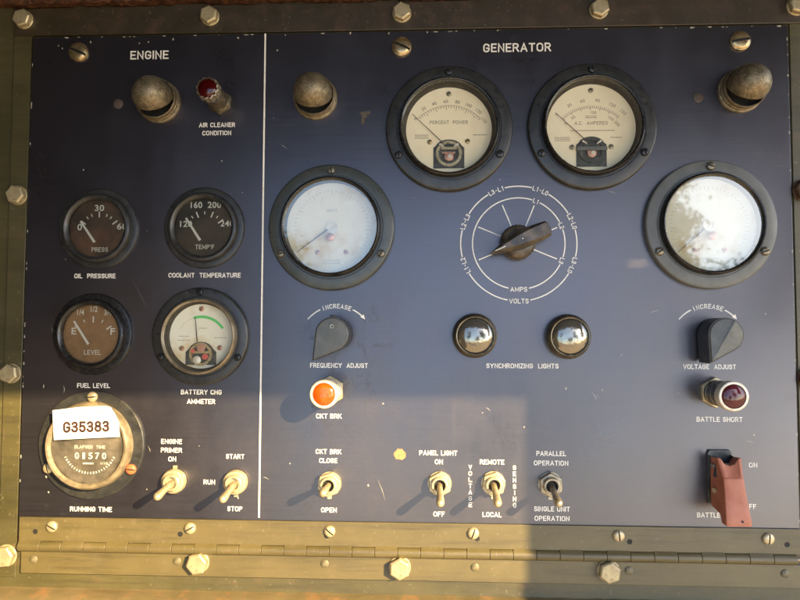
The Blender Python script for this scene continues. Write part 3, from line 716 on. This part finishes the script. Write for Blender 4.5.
MR, MRING, MIN = 46.5, 36.4, 33.9
def face_numbers(mb, items, cz, r, cap, h, lean=True):
    for t, a in items:
        a = math.radians(a); mb.text(t, r * math.cos(a), cz + r * math.sin(a), 0, cap, h, (a - PI / 2) if lean else 0, 0.004)

# percent power meter
t = thing('panel_meter', 'cream percent power meter in a black round flange', 'meter', 35.8, 105.7, 'large round panel meters')
d = meter_case(t, MR, MRING, MIN, 'bakelite', 'bakelite_black', 'dial_cream', 31.6, 'glass')
HD = 1.25
ink = MB(); cz = -14.0; A0, A1 = 136.0, 42.0
for k in range(27):
    a = math.radians(A0 + (A1 - A0) * k / 26.6); l = 3.2 if k % 4 == 0 else 1.9
    c_, s_ = math.cos(a), math.sin(a)
    ink.bar((32 * c_ * 1.0, cz + 32 * s_), ((32 - l) * c_, cz + (32 - l) * s_), 0.35, 0.35, HD)
ink.ring(31.9, 32.15, HD, math.radians(A1), math.radians(A0), 40, 0, cz)
face_numbers(ink, [(str(n), A0 + (A1 - A0) * n / 133) for n in (20, 40, 60, 80, 100, 120)], cz, 35.2, 2.4, HD)
face_numbers(ink, [('0', 138), ('133', 38)], cz, 33.2, 2.2, HD)
stroke_text(ink, 'PERCENT  POWER', 0, 5.4, 28, 2.6, HD, 0, 0.13)
ink.dashes(-20, -4, 10, 3, HD, 0.5, 1.2); ink.dashes(23, -4.2, 10, 1, HD)
ink.build('dial_markings', 'ink', d)
movement_brass(d, HD, 11.4, -7.4, -29)
MB().bar((-4, -11), (-27, 11.3), 0.75, 0.4, 3.6).build('needle', 'needle_dark', d)
dial_screw(d, 0, 26.6, HD + .05); dial_screw(d, -14, -9.3, HD + .05, 'brass'); dial_screw(d, 13.8, -9, HD + .05, 'brass')
flange_screws(t, 41.8, 3.0)

# ac ammeter
t = thing('panel_meter', 'beige A.C. amperes meter beside the percent power meter, in a black round flange', 'meter', 139.7, 106.1, 'large round panel meters')
d = meter_case(t, MR, MRING, MIN, 'bakelite', 'bakelite_black', 'dial_cream', 32.2, 'glass')
ink = MB()
for k in range(31):
    a = math.radians(134 - 86 * k / 30); l = 3.4 if k % 5 == 0 else 2
    c_, s_ = math.cos(a), math.sin(a); ink.bar((30.5 * c_, cz + 30.5 * s_), ((30.5 - l) * c_, cz + (30.5 - l) * s_), 0.35, 0.35, HD)
ink.ring(28.6, 28.8, HD, math.radians(48), math.radians(134), 40, 0, cz)
face_numbers(ink, [('0', 136), ('30', 117), ('60', 100), ('90', 82), ('120', 63), ('150', 47)], cz, 34.4, 2.4, HD)
face_numbers(ink, [('0', 137), ('50', 121), ('100', 86), ('150', 55), ('200', 42)], cz, 25.2, 2.2, HD)
ink.dashes(0, 8.5, 8, 2, HD, 0.55, 1.2); stroke_text(ink, 'A.C.  AMPERES', 0, 3.4, 24, 2.6, HD, 0, 0.13)
ink.dashes(1, -2.2, 32, 1, HD); ink.dashes(-21, -7.2, 11, 3, HD, 0.5, 1.2); ink.dashes(18, -7.4, 8, 1, HD)
ink.build('dial_markings', 'ink_red', d)
movement_brass(d, HD, 11.0, -6.6, -29, 1)
mb = MB().box(-10.8, 10.8, -17.5, -14.8, HD + 2.5, HD + 2.9); mb.build('cross_bar', 'bakelite_grey', d)
MB().bar((-3.4, -11), (-26.4, 10.6), 0.8, 0.4, 3.6).build('needle', 'needle_dark', d)
dial_screw(d, 0, 27.6, HD + .05); dial_screw(d, -14, -14.5, HD + .05); dial_screw(d, 14.2, -14.3, HD + .05)
flange_screws(t, 41.8, 3.0)

# frequency meter and voltmeter: pale dials, bright glass
def pale_meter(label, x, z, flange_m, pivot, needle, word):
    t = thing('panel_meter', label, 'meter', x, z, 'large round panel meters')
    d = meter_case(t, MR, MRING, MIN, flange_m, 'bakelite_black', 'dial_white', 33.6, 'glass_bright')
    ink = MB(); N = 40
    for k in range(N + 1):
        a = math.radians(215 - 250 * k / N); l = 3.0 if k % 5 == 0 else 1.6
        c_, s_ = math.cos(a), math.sin(a); ink.bar((28 * c_, 28 * s_), ((28 - l) * c_, (28 - l) * s_), 0.3, 0.3, HD)
    if word: ink.text(word, 0, 12.8, 8, 2.2, HD, 0, 0.004)
    ink.dashes(0, -24, 13, 3, HD, 0.5, 1.3)
    ink.build('dial_markings', 'ink_faint', d)
    MB().lathe([(4.6, HD + 0.1), (4.6, HD + 0.8), (3.0, HD + 0.8), (3.0, HD + 0.3), (0, HD + 0.3)], 28).build('hub_ring', 'bezel_bright', d)
    MB().lathe([(3.0, HD + 3.0), (3.0, HD + 4.4), (2.0, HD + 4.9), (0, HD + 5.0)], 28, pivot[0], pivot[1]).build('zero_screw', 'copper', d)
    MB().bar(needle[0], needle[1], 1.2, 0.35, HD + 1.8).build('needle', 'needle_dark', d)
    for sx in (-10.4, 10.6): dial_screw(d, sx, -18.2, HD + .05, 'copper', 1.8)
    return t
t = pale_meter('pale hertz meter with stained dial in a grey green flange, above the frequency adjust knob', -50.5, 33.0, 'bakelite_green', (-0.6, -7.4), ((-3, -1.6), (-25.5, -18.2)), 'HERTZ')
flange_screws(t, 41.8, 3.0, 'bezel_dark')
t = pale_meter('meter with glass mirroring the sky in a light grey flange, above the voltage adjust knob', 223.0, 34.1, 'bakelite_grey', (0.6, -8.4), ((-4, -3), (-23, -20)), '')
flange_screws(t, 41.8, 3.2, 'bezel_dark')

# battery charge ammeter
t = thing('battery_ammeter', 'battery charge ammeter with green arc on white dial and black flange', 'meter', -146.9, -47.4)
d = meter_case(t, 36.0, 27.6, 25.4, 'bakelite', 'dusty_ring', 'dial_white', 23.8, 'glass_gauge', 5.0, 10.5, 8.0)
ink = MB(); ink.ring(18.6, 18.8, HD, math.radians(30), math.radians(150), 40, 0, -4)
for x, z, w in ((-13, 0, 8), (14, -1, 9), (1, 6, 6), (-13, -3, 10)): ink.dashes(x, z, w, 1, HD)
ink.build('dial_markings', 'ink_faint', d)
MB().ring(18.2, 20.2, HD + .05, math.radians(34), math.radians(108), 40, 0, -4.8).build('green_band', 'green', d)
MB().bar((-2.4, -4), (-4.2, 14.2), 0.9, 0.45, 3.0).build('needle', 'needle_dark', d)
arch = [(-11.5, -21), (-11.5, -11.5)] + [(9.5 * math.cos(a), -11.5 + 7.5 * math.sin(a)) for a in [PI - k * PI / 10 for k in range(1, 10)]] + [(11.5, -11.5), (11.5, -21)]
MB().prism(arch, HD + .02, HD + .15).build('movement_window', 'guard_plate', d)
MB().lathe([(8.6, HD + .2), (8.6, HD + 1.2), (6.6, HD + 1.2), (6.6, HD + .2)], 36, 0, -13.2, cap=False).box(-7, 7, -12.6, -10.8, HD + 1.25, HD + 1.7).build('magnet_ring', 'brass', d)
MB().lathe([(3.2, HD + .2), (3.2, HD + 1.8), (0, HD + 2)], 24, 0.5, -8.6).build('moving_coil', 'copper', d)
MB().lathe([(3.0, HD + .2), (3.0, HD + 2.2), (2, HD + 2.6), (0, HD + 2.7)], 24, -2.4, -17.4).build('white_bush', 'bezel_bright', d)
MB().lathe([(2.2, HD + .2), (2.2, HD + 2.0), (0, HD + 2.2)], 20, 3.6, -15.0).lathe([(1.6, HD + .2), (1.6, HD + 1.9), (0, HD + 2)], 20, -5.6, -10.8).build('red_coil', 'coil_red', d)
for x, z in ((0, 20.3), (-14.3, -9), (14, -8.4)): dial_screw(d, x, z, HD + .05, 'copper')
flange_screws(t, 32.4, 2.6, 'bakelite_black', (90, 208, 332), 1.5, 5.0)

# small engine gauges
def engine_gauge(label, x, z, dial_m, marks, needle, bezel_m='bakelite', needle_w=(2.0, 1.5)):
    t = thing('engine_gauge', label, 'gauge', x, z, 'small round engine gauges')
    MB().lathe([(30.4, 0.05), (30.4, 1.4), (29.8, 2.2), (28.8, 2.5), (26.2, 2.5), (26.0, 4.8), (25.6, 6.2), (24.8, 7.0), (23.6, 7.2), (22.6, 6.7), (21.6, 5.6), (21.4, 4.4)], 96, cap=False).build('bezel', bezel_m, t)
    MB().lathe([(21.45, 4.5), (22.6, 0.9)], 96, cap=False).build('inner_wall', 'inner', t)
    d = MB().lathe([(23, 0.5), (23, 0.8)], 96).build('dial', dial_m, t)
    mk = MB(); marks(mk); mk.build('dial_markings', 'needle_white', d)
    MB().bar(needle[0], needle[1], *needle_w, 2.6).build('needle', 'needle_white', d)
    MB().lathe([(21.5, 4.9)], 96).build('glass', 'glass_gauge', t)
    return t
HG = 0.9
def ticks(mk, angs_long, angs_short, r=12.6, cz=-4.0):
    for a in angs_long:
        c_, s_ = math.cos(math.radians(a)), math.sin(math.radians(a)); mk.bar((r * c_, cz + r * s_), ((r + 4.6) * c_, cz + (r + 4.6) * s_), 1.0, 1.0, HG)
    for a in angs_short:
        c_, s_ = math.cos(math.radians(a)), math.sin(math.radians(a)); mk.bar(((r + 1.6) * c_, cz + (r + 1.6) * s_), ((r + 3.8) * c_, cz + (r + 3.8) * s_), 0.75, 0.75, HG)
def m_oil(mk):
    ticks(mk, (144, 90, 36), (126, 112, 68, 54))
    mk.text('30', 0, 15.8, 7.2, 4.8, HG, 0, 0.02); mk.text('0', -14.8, 1.4, 3.6, 5.0, HG, 0, 0.02); mk.text('60', 17.6, 1.8, 7.6, 4.8, HG, 0, 0.02)
    stroke_text(mk, 'PRESS', 1, -15.6, 12.6, 3.4, HG, 0, 0.14)
engine_gauge('small black dial gauge marked PRESS above the words OIL PRESSURE', -226.4, 32.9, 'dial_rust', m_oil, ((-2.2, -10.4), (-13.4, 5.6)))
def m_cool(mk):
    ticks(mk, (144, 112, 68, 36), (128, 90, 52))
    mk.text('160', -6.4, 17.2, 8.8, 4.8, HG, 0, 0.02); mk.text('200', 7.2, 17.2, 10.2, 4.8, HG, 0, 0.02)
    mk.text('120', -14.0, 3.0, 9.2, 4.6, HG, 0, 0.02); mk.text('240', 17.0, 3.2, 10.0, 4.6, HG, 0, 0.02)
    stroke_text(mk, 'TEMP', -1.4, -14.3, 10.8, 3.4, HG, 0, 0.14); stroke_text(mk, 'F', 6.6, -14.3, 2.0, 3.4, HG, 0, 0.14); mk.text('o', 4.6, -13.3, 1.0, 1.0, HG, 0, 0.012)
engine_gauge('small black dial gauge marked TEMP above the words COOLANT TEMPERATURE', -146.0, 33.4, 'dial_black', m_cool, ((-2.6, -9.6), (-13.6, 7.2)))
def m_fuel(mk):
    ticks(mk, (144, 90, 36), (117, 63))
    mk.text('1/4', -9.8, 16.2, 5.2, 4.2, HG, 0, 0.016); mk.text('1/2', 0.4, 18.6, 5.2, 4.2, HG, 0, 0.016); mk.text('3/4', 11.0, 16.2, 5.6, 4.2, HG, 0, 0.016)
    mk.text('E', -14.6, 2.2, 3.6, 5.0, HG, 0, 0.02); mk.text('F', 15.0, 2.0, 3.6, 5.0, HG, 0, 0.02); stroke_text(mk, 'LEVEL', 0, -13.6, 13, 3.6, HG, 0, 0.14)
engine_gauge('small brown dial gauge marked LEVEL above the words FUEL LEVEL', -229.0, -46.0, 'dial_brown', m_fuel, ((-2.4, -7.6), (-13.8, 9.6)), 'bakelite_black')

# hour meter
t = thing('hour_meter', 'round running time meter with five digit counter in a thin flange', 'meter', -228, -127.8)
MB().lathe([(39.8, 0.05), (39.8, 1.6), (39.2, 2.2), (33, 2.3), (32.0, 2.3)], 96, cap=False).build('flange', 'bakelite', t)
MB().lathe([(32.2, 2.0), (31.8, 6.5), (31.0, 8.6), (29.8, 9.6), (28.4, 9.4), (27.4, 8.2), (27.2, 6.8)], 96, cap=False).build('bezel', 'dusty_ring', t)
d = MB().lathe([(28.5, 2.4), (27.6, 2.5), (27.6, 3.0)], 96).build('dial', 'dial_black', t)
mk = MB(); H = 3.1
stroke_text(mk, 'ELAPSED  TIME', 0, -1.2, 23, 2.4, H, 0, 0.16); mk.dashes(-1, -13.2, 8, 1, H, 1.2); mk.text('1/10', 11, -13, 5.2, 1.7, H, 0, 0.01)
for k in range(22):
    a = math.radians(206 + k * 128 / 21 + 0)
    L = random.uniform(0.5, 1.0)
    mk.ring(19.4, 21.0, H, a - 0.026 * L, a + 0.026 * L, 2, 0, 0)
mk.build('dial_markings', 'needle_white', d)
MB().box(-12.6, 14.4, -10.8, -4.4, 3.1, 3.3).build('counter_window', 'black', d)
mk = MB()
for k, ch in enumerate('01570'): mk.text(ch, -9.4 + k * 5.1, -7.6, 2.0 if ch == '1' else 3.2, 4.8, 3.45, 0, 0.02)
mk.build('counter_digits', 'needle_white', d)
MB().lathe([(27.3, 7.4)], 96).build('glass', 'glass_dusty', t)
for x, z, m in ((0.7, 35.4, 'cad'), (-31.2, -17.2, 'cad'), (31.0, -17.2, 'red_varnish')):
    slotted_mb(3.8, 2.4, 0.9, random.uniform(0, PI), 0.9, 26).build('flange_screw', m, t, loc=(x, -2.3, z))
# paper sticker across the top of the hour meter
st = thing('paper_sticker', 'white paper sticker printed G35383 stuck over the hour meter', 'sticker', -228, -127.8, h=0)
pts = [(-24.8, 26.2), (-6, 28.6), (14.5, 29.8), (18.4, 28.8), (22.0, 23.6), (24.8, 18.2), (25.6, 7.6), (0, 6.2), (-23.1, 4.8)]
s_ = MB().prism(pts, 10.0, 10.25).build('sticker_sheet', 'sticker', st)
stroke_text(MB(), 'G35383', 0.6, 14.6, 34.5, 8.2, 10.32, 0.035, 0.21).build('sticker_number', 'ink_sticker', st, angle=0)
mk = MB()
p = -20
while p < 16:
    L = random.uniform(0.8, 2.2); z = 24.0 + (p + 20) * 0.03
    mk.add([(p, -10.3, z - .5), (p + L, -10.3, z - .5), (p + L, -10.3, z + .5), (p, -10.3, z + .5)], [(0, 1, 2, 3)]); p += L + 0.6
mk.build('sticker_line', 'ink_faint', st)

# ------------------------------------------------------------------ hooded panel lamps
def hood_lamp(label, x, z):
    t = thing('hooded_lamp', label, 'panel lamp', x, z, 'hooded panel lamps')
    MB().lathe([(16.3, 0.05), (16.4, 1.4), (15.9, 2.2), (14.7, 2.6), (14.6, 3.4), (15.3, 3.8), (15.4, 5.0), (14.8, 5.5), (14.8, 6.4), (15.3, 6.9), (15.4, 9.6), (14.9, 10.3), (14.4, 10.1), (14.1, 8.6), (14.1, 3.0)], 72, cap=False).build('lamp_base', 'hood', t)
    MB().lathe([(14.1, 3.0), (5, 3.0), (0, 3.0)], 40).build('lamp_well', 'black', t)
    # rotating cap: a dome with its lower side cut away
    R = 13.9; hc = 14.5; prof = [(13.6, 7.5), (R, 9.5), (R, hc)] + [(R * math.cos(a), hc + R * 1.05 * math.sin(a)) for a in [k * PI / 2 / 14 for k in range(1, 15)]]
    mb = MB().lathe(prof, 72, cap=False)
    o = mb.build('lamp_hood', 'hood', t)
    bm = bmesh.new(); bm.from_mesh(o.data)
    co = Vector((0, -11.7 * MM, -3.6 * MM)); no = Vector((0, 0.82, -0.66)).normalized()   # cut plane: lower edge dips towards the front
    bmesh.ops.bisect_plane(bm, geom=bm.verts[:] + bm.edges[:] + bm.faces[:], plane_co=co, plane_no=no, clear_outer=True)
    bm.to_mesh(o.data); bm.free()
    sm = o.modifiers.new('thickness', 'SOLIDIFY'); sm.thickness = 0.9 * MM; sm.offset = -1
    MB().lathe([(3.6, 3.0), (3.6, 7.0), (3.3, 9.2), (2.2, 10.8), (0, 11.4)], 24, 0, -2).build('bulb', 'lens_maroon', t)
    return t
h1 = hood_lamp('bronze hooded lamp left of the small red lens lamp, under the word ENGINE', -182.2, 129.3)
dup(h1, -63.5, 130.4, 'bronze hooded lamp between the white divider line and the percent power meter', rot=0.12)
dup(h1, 247.2, 132.2, 'bronze hooded lamp at the upper right corner under a brass slotted screw', rot=0.1)

# ------------------------------------------------------------------ indicator lamps
def indicator(label, x, z, lens_m, bezel_m, barrel_m, rb=9.9, rl=7.7, H=31.0, knurl=False, hexrot=PI / 6, name='indicator_lamp'):
    t = thing(name, label, 'indicator lamp', x, z, 'round lens indicator lamps')
    MB().hexa(11.0 if not knurl else 9.6, 0.05, 4.2, hexrot).build('hex_nut', barrel_m if bezel_m != 'bezel_bright' or knurl else 'cad', t, bevel=0.5)
    b = MB()
    pr = [(9.0, 4.2), (9.0, 7), (8.3, 7.4), (8.3, 9.0), (9.0, 9.4), (9.1, 15), (8.5, 15.4), (8.5, 16.6), (9.1, 17), (9.1, H - 7)]
    if knurl: pr = [(7.6, 4.2)] + [(7.6 if i % 2 else 6.8, 5 + i * 2.3) for i in range(8)] + [(7.6, H - 7)]
    b.lathe(pr, 48, cap=False).build('barrel', barrel_m, t)
    wob = (lambda k, n, r, h: 1 + 0.05 * (1 if (k // 3) % 2 else -1)) if knurl else None
    MB().lathe([(rb - 0.8, H - 7), (rb, H - 6.4), (rb, H - 1.0), (rb - 0.5, H - 0.2), (rb - 1.1, H), (rl + 0.2, H), (rl, H - 0.8), (rl, H - 2)], 48 if not knurl else 72, cap=False, wob=wob).build('bezel', bezel_m, t)
    MB().lathe([(rl + 0.05, H - 1.2)] + [(rl * math.cos(a), H - 1.0 + 2.6 * math.sin(a)) for a in [k * PI / 2 / 8 for k in range(9)]], 40).build('lens', lens_m, t)
    return t
indicator('orange lens lamp in a pale bezel above the lower words CKT BRK', -50.8, -86.5, 'lens_amber', 'bezel_bright', 'bezel_bright')
indicator('dark maroon lens lamp in a pale ring above the words BATTLE SHORT', 224.5, -85.9, 'lens_maroon', 'bezel_bright', 'bezel_dark', 10.2, 8.0)
indicator('small bright red lens lamp with ribbed barrel above the words AIR CLEANER CONDITION', -135.4, 128.0, 'lens_red', 'steel', 'bezel_dark', 8.1, 6.8, 31, True)

# ------------------------------------------------------------------ synchronizing lights
def sync(label, x, z):
    t = thing('synchronizing_light', label, 'indicator lamp', x, z, 'clear domed synchronizing lights')
    MB().lathe([(16.0, 0.05), (16.2, 2.0), (16.0, 6.0), (15.6, 8.0), (15.0, 9.2), (14.4, 11.2), (13.6, 12.0), (12.9, 11.8), (12.6, 10.6)], 72, cap=False).build('bezel', 'bezel_dark', t)
    MB().lathe([(12.65, 10.4)] + [(12.6 * math.cos(a), 10.6 + 4.6 * math.sin(a)) for a in [k * PI / 2 / 14 for k in range(15)]], 64).build('lens', 'lens_clear', t)
    return t
s1 = sync('left of the two mirror bright domed lamps above SYNCHRONIZING LIGHTS', 54.3, -46.2)
dup(s1, 121.0, -46.6, 'right of the two mirror bright domed lamps above SYNCHRONIZING LIGHTS', rot=0.8)

# ------------------------------------------------------------------ knobs
def teardrop(R, tip, n=44):
    L = math.hypot(*tip); a0 = math.atan2(tip[1], tip[0]); g = math.acos(min(0.99, R / L))
    pts = [(R * math.cos(a0 + g + (2 * PI - 2 * g) * k / n), R * math.sin(a0 + g + (2 * PI - 2 * g) * k / n)) for k in range(n + 1)]
    pts.append(tip); return pts
def pointer_knob(label, x, z, R, tip, H, serr, ridge=1.6):
    t = thing('pointer_knob', label, 'knob', x, z, 'teardrop pointer knobs')
    MB().lathe([(9.6, 0.05), (9.6, 3.0), (8.6, 3.2)], 40).build('knob_skirt', 'knob', t)
    td = teardrop(R, tip)
    if serr: td = [(px * (1 + (0.035 if k % 2 else -0.02)), pz * (1 + (0.035 if k % 2 else -0.02))) if 1 < k < 26 else (px, pz) for k, (px, pz) in enumerate(td)]
    MB().prism(td, 3.0, H - 1.0).build('knob_body', 'knob', t, angle=30)
    # face: two shallow facets meeting on the pointer line
    fp = [(px * 0.97, pz * 0.97) for px, pz in teardrop(R, tip)]
    a0 = math.atan2(tip[1], tip[0]); opp = (-R * 0.97 * math.cos(a0), -R * 0.97 * math.sin(a0))
    m = len(fp); mid = m // 2 - 1
    vs = [(px, -(H - 0.98), pz) for px, pz in fp] + [(px * 0.93, -H + 0.15, pz * 0.93) for px, pz in fp]
    fs = [(k, (k + 1) % m, (k + 1) % m + m, k + m) for k in range(m)]
    ti = m - 1
    v = list(vs[m + ti]); v[1] = -(H + ridge * 0.3); vs[m + ti] = tuple(v)
    v = list(vs[m + mid]); v[1] = -(H + ridge); vs[m + mid] = tuple(v)
    fs += [tuple(m + k for k in range(0, mid + 1)) + (m + ti,), tuple(m + k for k in range(mid, m))]
    MB().add(vs, fs).build('knob_face', 'knob_face', t, angle=6)
    return t
t = pointer_knob('dark teardrop pointer knob with serrated edge above the words FREQUENCY ADJUST', -46.8, -45.3, 12.0, (-14.0, -19.0), 22, True, 0.35)
MB().lathe([(1.5, 22.2), (1.5, 23.0), (0.8, 23.0), (0.8, 22.4)], 20, 0, 5.4, cap=False).build('set_screw', 'steel', t)
MB().box(-2.0, 2.6, 11.2, 13.4, 14, 21).build('stop_lug', 'knob', t, bevel=0.4)
pointer_knob('thick black teardrop pointer knob above the words VOLTAGE ADJUST', 224.6, -45.0, 11.9, (-11.2, -19.6), 22, False)

t = thing('selector_knob', 'brown bar shaped selector knob in the middle of the printed amps and volts rings', 'knob', SX - 1.4, SZ)
MB().lathe([(12.6, 0.05), (12.6, 8), (12.0, 10.4), (10.2, 12), (6, 12.6), (0, 12.8)], 56, wob=lambda k, n, r, h: 1 + (0.018 if k % 2 else -0.018)).build('knob_body', 'knob_brown', t)
c_, s_ = math.cos(math.radians(203.5)), math.sin(math.radians(203.5))
def bp(u, v): return (u * c_ - v * s_, u * s_ + v * c_)
st_ = [(-22.5, 4.2, 3.2), (-21.4, 5.6, 4.2), (-13, 6.3, 4.2), (0, 6.5, 3.4), (8, 5.0, 2.1), (16, 2.3, 0.9), (21.5, 0.4, 0.15)]
vs = []; fs = []
for u, wb, wt in st_:
    hb = 6.0; ht = 21.0 - max(0, u) * 0.16 - (0.8 if u < -20 else 0)
    for v, h in ((-wb, hb), (-wb, ht - 3.2), (-wt, ht), (wt, ht), (wb, ht - 3.2), (wb, hb)):
        px, pz = bp(u, v); vs.append((px, -h, pz))
for i in range(len(st_) - 1):
    for k in range(6):
        a = i * 6 + k; b = i * 6 + (k + 1) % 6; fs.append((a, b, b + 6, a + 6))
fs += [tuple(range(6)), tuple(range(len(st_) * 6 - 6, len(st_) * 6))]
MB().add(vs, fs).build('pointer_bar', 'knob_brown', t, angle=25, bevel=0.5)
MB().bar(bp(-2, 0), bp(19, 0), 0.7, 0.5, 21.1).build('pointer_line', 'letter', t)
# lowers the line to follow the sloping ridge
ln = t.children[-1].data
for v in ln.vertices:
    u = (v.co.x * c_ + v.co.z * s_) / MM; v.co.y = -(21.0 - max(0, u) * 0.16 + 0.12) * MM

# ------------------------------------------------------------------ toggle switches
def toggle(label, x, z, dz, nut, H=33.5, m='cad', tab=-1):
    t = thing('toggle_switch', label, 'toggle switch', x, z, 'bat handle toggle switches')
    if nut == 'hex':
        MB().hexa(8.9, 1.0, 5.2, random.uniform(0.3, 0.7)).build('hex_nut', m, t, bevel=0.6)
    else:
        MB().lathe([(8.9, 1.0), (8.9, 3.8), (8.2, 5.2), (6.8, 5.6), (5.5, 5.6)], 48).build('round_nut', m, t)
    MB().lathe([(8.6, 0.05), (8.6, 0.9), (6, 1.0)], 40).box(-1.5, 1.5, (8 if tab > 0 else -11), (11 if tab > 0 else -8), 0.05, 0.8).build('lock_washer', m, t)
    MB().lathe([(6.1, 5.0), (6.1, 6.2), (5.8, 6.6), (6.1, 7.0), (6.0, 8.2), (5.4, 8.6), (4.3, 8.5), (4.1, 7.6), (4.1, 3.0)], 40, cap=False).build('bushing', m, t)
    MB().ring(0, 4.2, 5.3, 0, 2 * PI, 28).build('bushing_well', 'black', t)
    pts = []; rr = []
    p0 = Vector((0, 4.5, 0)); p1 = Vector((0, H - 2.8, dz))
    for f, r in ((0, 1.9), (0.25, 2.0), (0.55, 2.25), (0.8, 2.65), (0.93, 2.85), (1.0, 2.8)):
        pts.append(tuple(p0.lerp(p1, f))); rr.append(r)
    dd = (p1 - p0).normalized()
    for k in range(1, 7):
        a = k * PI / 2 / 6; pts.append(tuple(p1 + dd * 2.8 * math.sin(a))); rr.append(max(0.05, 2.8 * math.cos(a)))
    MB().tube(pts, rr, 24).build('lever', m, t)
    return t
toggle('brass toggle switch with round nut below the words ENGINE PRIMER ON', -165.0, -153.3, -3.8, 'round', tab=1)
toggle('brass toggle switch with round nut between the words START and STOP', -119.4, -153.4, -4.8, 'round')
toggle('brass toggle switch with hex nut between the words CLOSE and OPEN', -50.7, -153.9, 0.6, 'hex')
toggle('brass toggle switch below the words PANEL LIGHT ON', 29.1, -152.8, -6.0, 'hex')
toggle('brass toggle switch between the words REMOTE and LOCAL', 67.6, -152.2, -6.0, 'hex')
toggle('toggle switch in the shade between the words PARALLEL OPERATION and SINGLE UNIT OPERATION', 108.2, -152.2, -5.6, 'hex', m='steel')

# ------------------------------------------------------------------ guarded battle short switch
t = thing('guarded_switch', 'toggle switch under a faded red flip cover at the lower right of the panel', 'switch', 227, -150)
MB().prism([(-8.5, -14), (8.5, -14), (8.5, 21), (7.2, 23.6), (-7.2, 23.6), (-8.5, 21)], 0.05, 1.8).build('base_plate', 'guard_plate', t, bevel=0.4)
mb = MB()
for sx in (-8.4, 7.0): mb.prism([(sx, 6), (sx + 1.4, 6), (sx + 1.4, 20), (sx, 20)], 1.8, 15, 0.85)
mb.build('hinge_bracket', 'guard_plate', t, bevel=0.3)
MB().tube([(-9.6, 11, 14.5), (9.6, 11, 14.5)], [1.6, 1.6], 16).build('hinge_pin', 'steel', t)
MB().tube([(0, 2, -2), (-6, 12, -2), (-8.6, 13, -3)], [2.4, 2.4, 2.6], 16).build('lever', 'cad', t)
# red cover: columns across x, stations down its length; z and front height per station
cols = [-1, -0.72, -0.42, 0, 0.42, 0.72, 1]
notch = [0, -0.5, -4.2, -5.6, -4.2, -0.5, 0]
stations = [(21.0, 17.0, 8.2), (8.8, 22.2, 6.9), (8.2, 23.0, 6.8), (-2, 25.4, 7.2), (-14, 28.4, 8.0), (-20.0, 29.8, 8.5), (-22.0, 29.6, 8.2)]
back = [(20, 7.5, 8.6), (8.8, 7.0, 8.8), (8.2, 6.8, 8.8), (-2, 6.4, 8.8), (-13.5, 7.0, 8.8), (-16.0, 20.0, 8.6), (-21.8, 22.0, 8.2)]
vs = []; fs = []; nc = len(cols); ns = len(stations)
for i, (z, h, w) in enumerate(stations):
    for c, q in zip(cols, notch): vs.append((c * w, -(h - (0.5 if abs(c) == 1 else 0)), z + (q if i == 0 else 0)))
for i, (z, h, w) in enumerate(back):
    for c, q in zip(cols, notch): vs.append((c * w, -h, z + (q if i == 0 else 0)))
o = nc * ns
for i in range(ns - 1):
    for k in range(nc - 1):
        a = i * nc + k; fs += [(a, a + 1, a + nc + 1, a + nc), (o + a, o + a + 1, o + a + nc + 1, o + a + nc)]
    a = i * nc; fs.append((a, a + nc, o + a + nc, o + a)); a = i * nc + nc - 1; fs.append((a, a + nc, o + a + nc, o + a))
for k in range(nc - 1):
    fs.append((k, k + 1, o + k + 1, o + k)); a = (ns - 1) * nc + k; fs.append((a, a + 1, o + a + 1, o + a))
cov = MB().add(vs, fs).build('flip_cover', 'guard', t, angle=28, bevel=0.7)
MB().lathe([(0.75, 29.35), (0.75, 29.75)], 16, 2.0, -18.6).build('cover_hole', 'black', cov)

# ------------------------------------------------------------------ trees across the open ground, mirrored in the meter glass
def tree(label, x, y, h_tot, cr, seed, nclump=16, leaves=330):
    rnd = random.Random(seed); s = 1000; gz = -1300
    t = thing('tree', label, 'tree', x * s, gz, 'trees mirrored in the meter glass', h=-y * s, tilted=False)
    tr = MB(); tr.tube([(0, 0, 0), (0.1 * s, 0, h_tot * 0.3 * s), (0, 0.1 * s, h_tot * 0.6 * s), (0.1 * s, 0, h_tot * 0.92 * s)], [0.26 * s, 0.2 * s, 0.13 * s, 0.03 * s], 10)
    lv = MB()
    for k in range(nclump):
        a = rnd.uniform(0, 2 * PI); zz = h_tot * rnd.uniform(0.5, 0.96); r = cr * rnd.uniform(0.2, 0.95) * (1.15 - 0.5 * zz / h_tot)
        cx, cy = r * math.cos(a), r * math.sin(a)
        tr.tube([(0, 0, zz * 0.72 * s), (cx * 0.5 * s, cy * 0.5 * s, zz * 0.88 * s), (cx * s, cy * s, zz * s)], [0.09 * s, 0.06 * s, 0.02 * s], 6)
        for q in range(leaves):
            v = Vector((rnd.gauss(0, 1), rnd.gauss(0, 1), rnd.gauss(0, 0.75))) * cr * 0.25
            L = rnd.uniform(0.07, 0.15); u = Vector((rnd.gauss(0, 1), rnd.gauss(0, 1), rnd.gauss(0, 1))).normalized(); w = u.orthogonal().normalized()
            P = Vector((cx + v.x, -(cy + v.y), zz + v.z)); lv.add([tuple(e * s) for e in (P - u * L, P + w * L * 0.5, P + u * L, P - w * L * 0.5)], [(0, 1, 2, 3)])
    tr.build('trunk', 'bark', t); lv.build('crown', 'leaf', t, angle=0)
tree('tall loose crowned tree mirrored in the pale meter above the voltage adjust knob', 9.0, -22.5, 14.9, 1.6, 1, 20, 420)
tree('broad lower tree mirrored at the foot of the pale meter above the voltage adjust knob', 11.4, -23, 11.6, 2.6, 5, 18, 420)
tree('tree mirrored at the left side of the hertz meter', -6.2, -22.5, 12.6, 1.5, 2)
tree('low bushy tree mirrored in the synchronizing lights', 3.0, -20, 6.5, 2.2, 4)
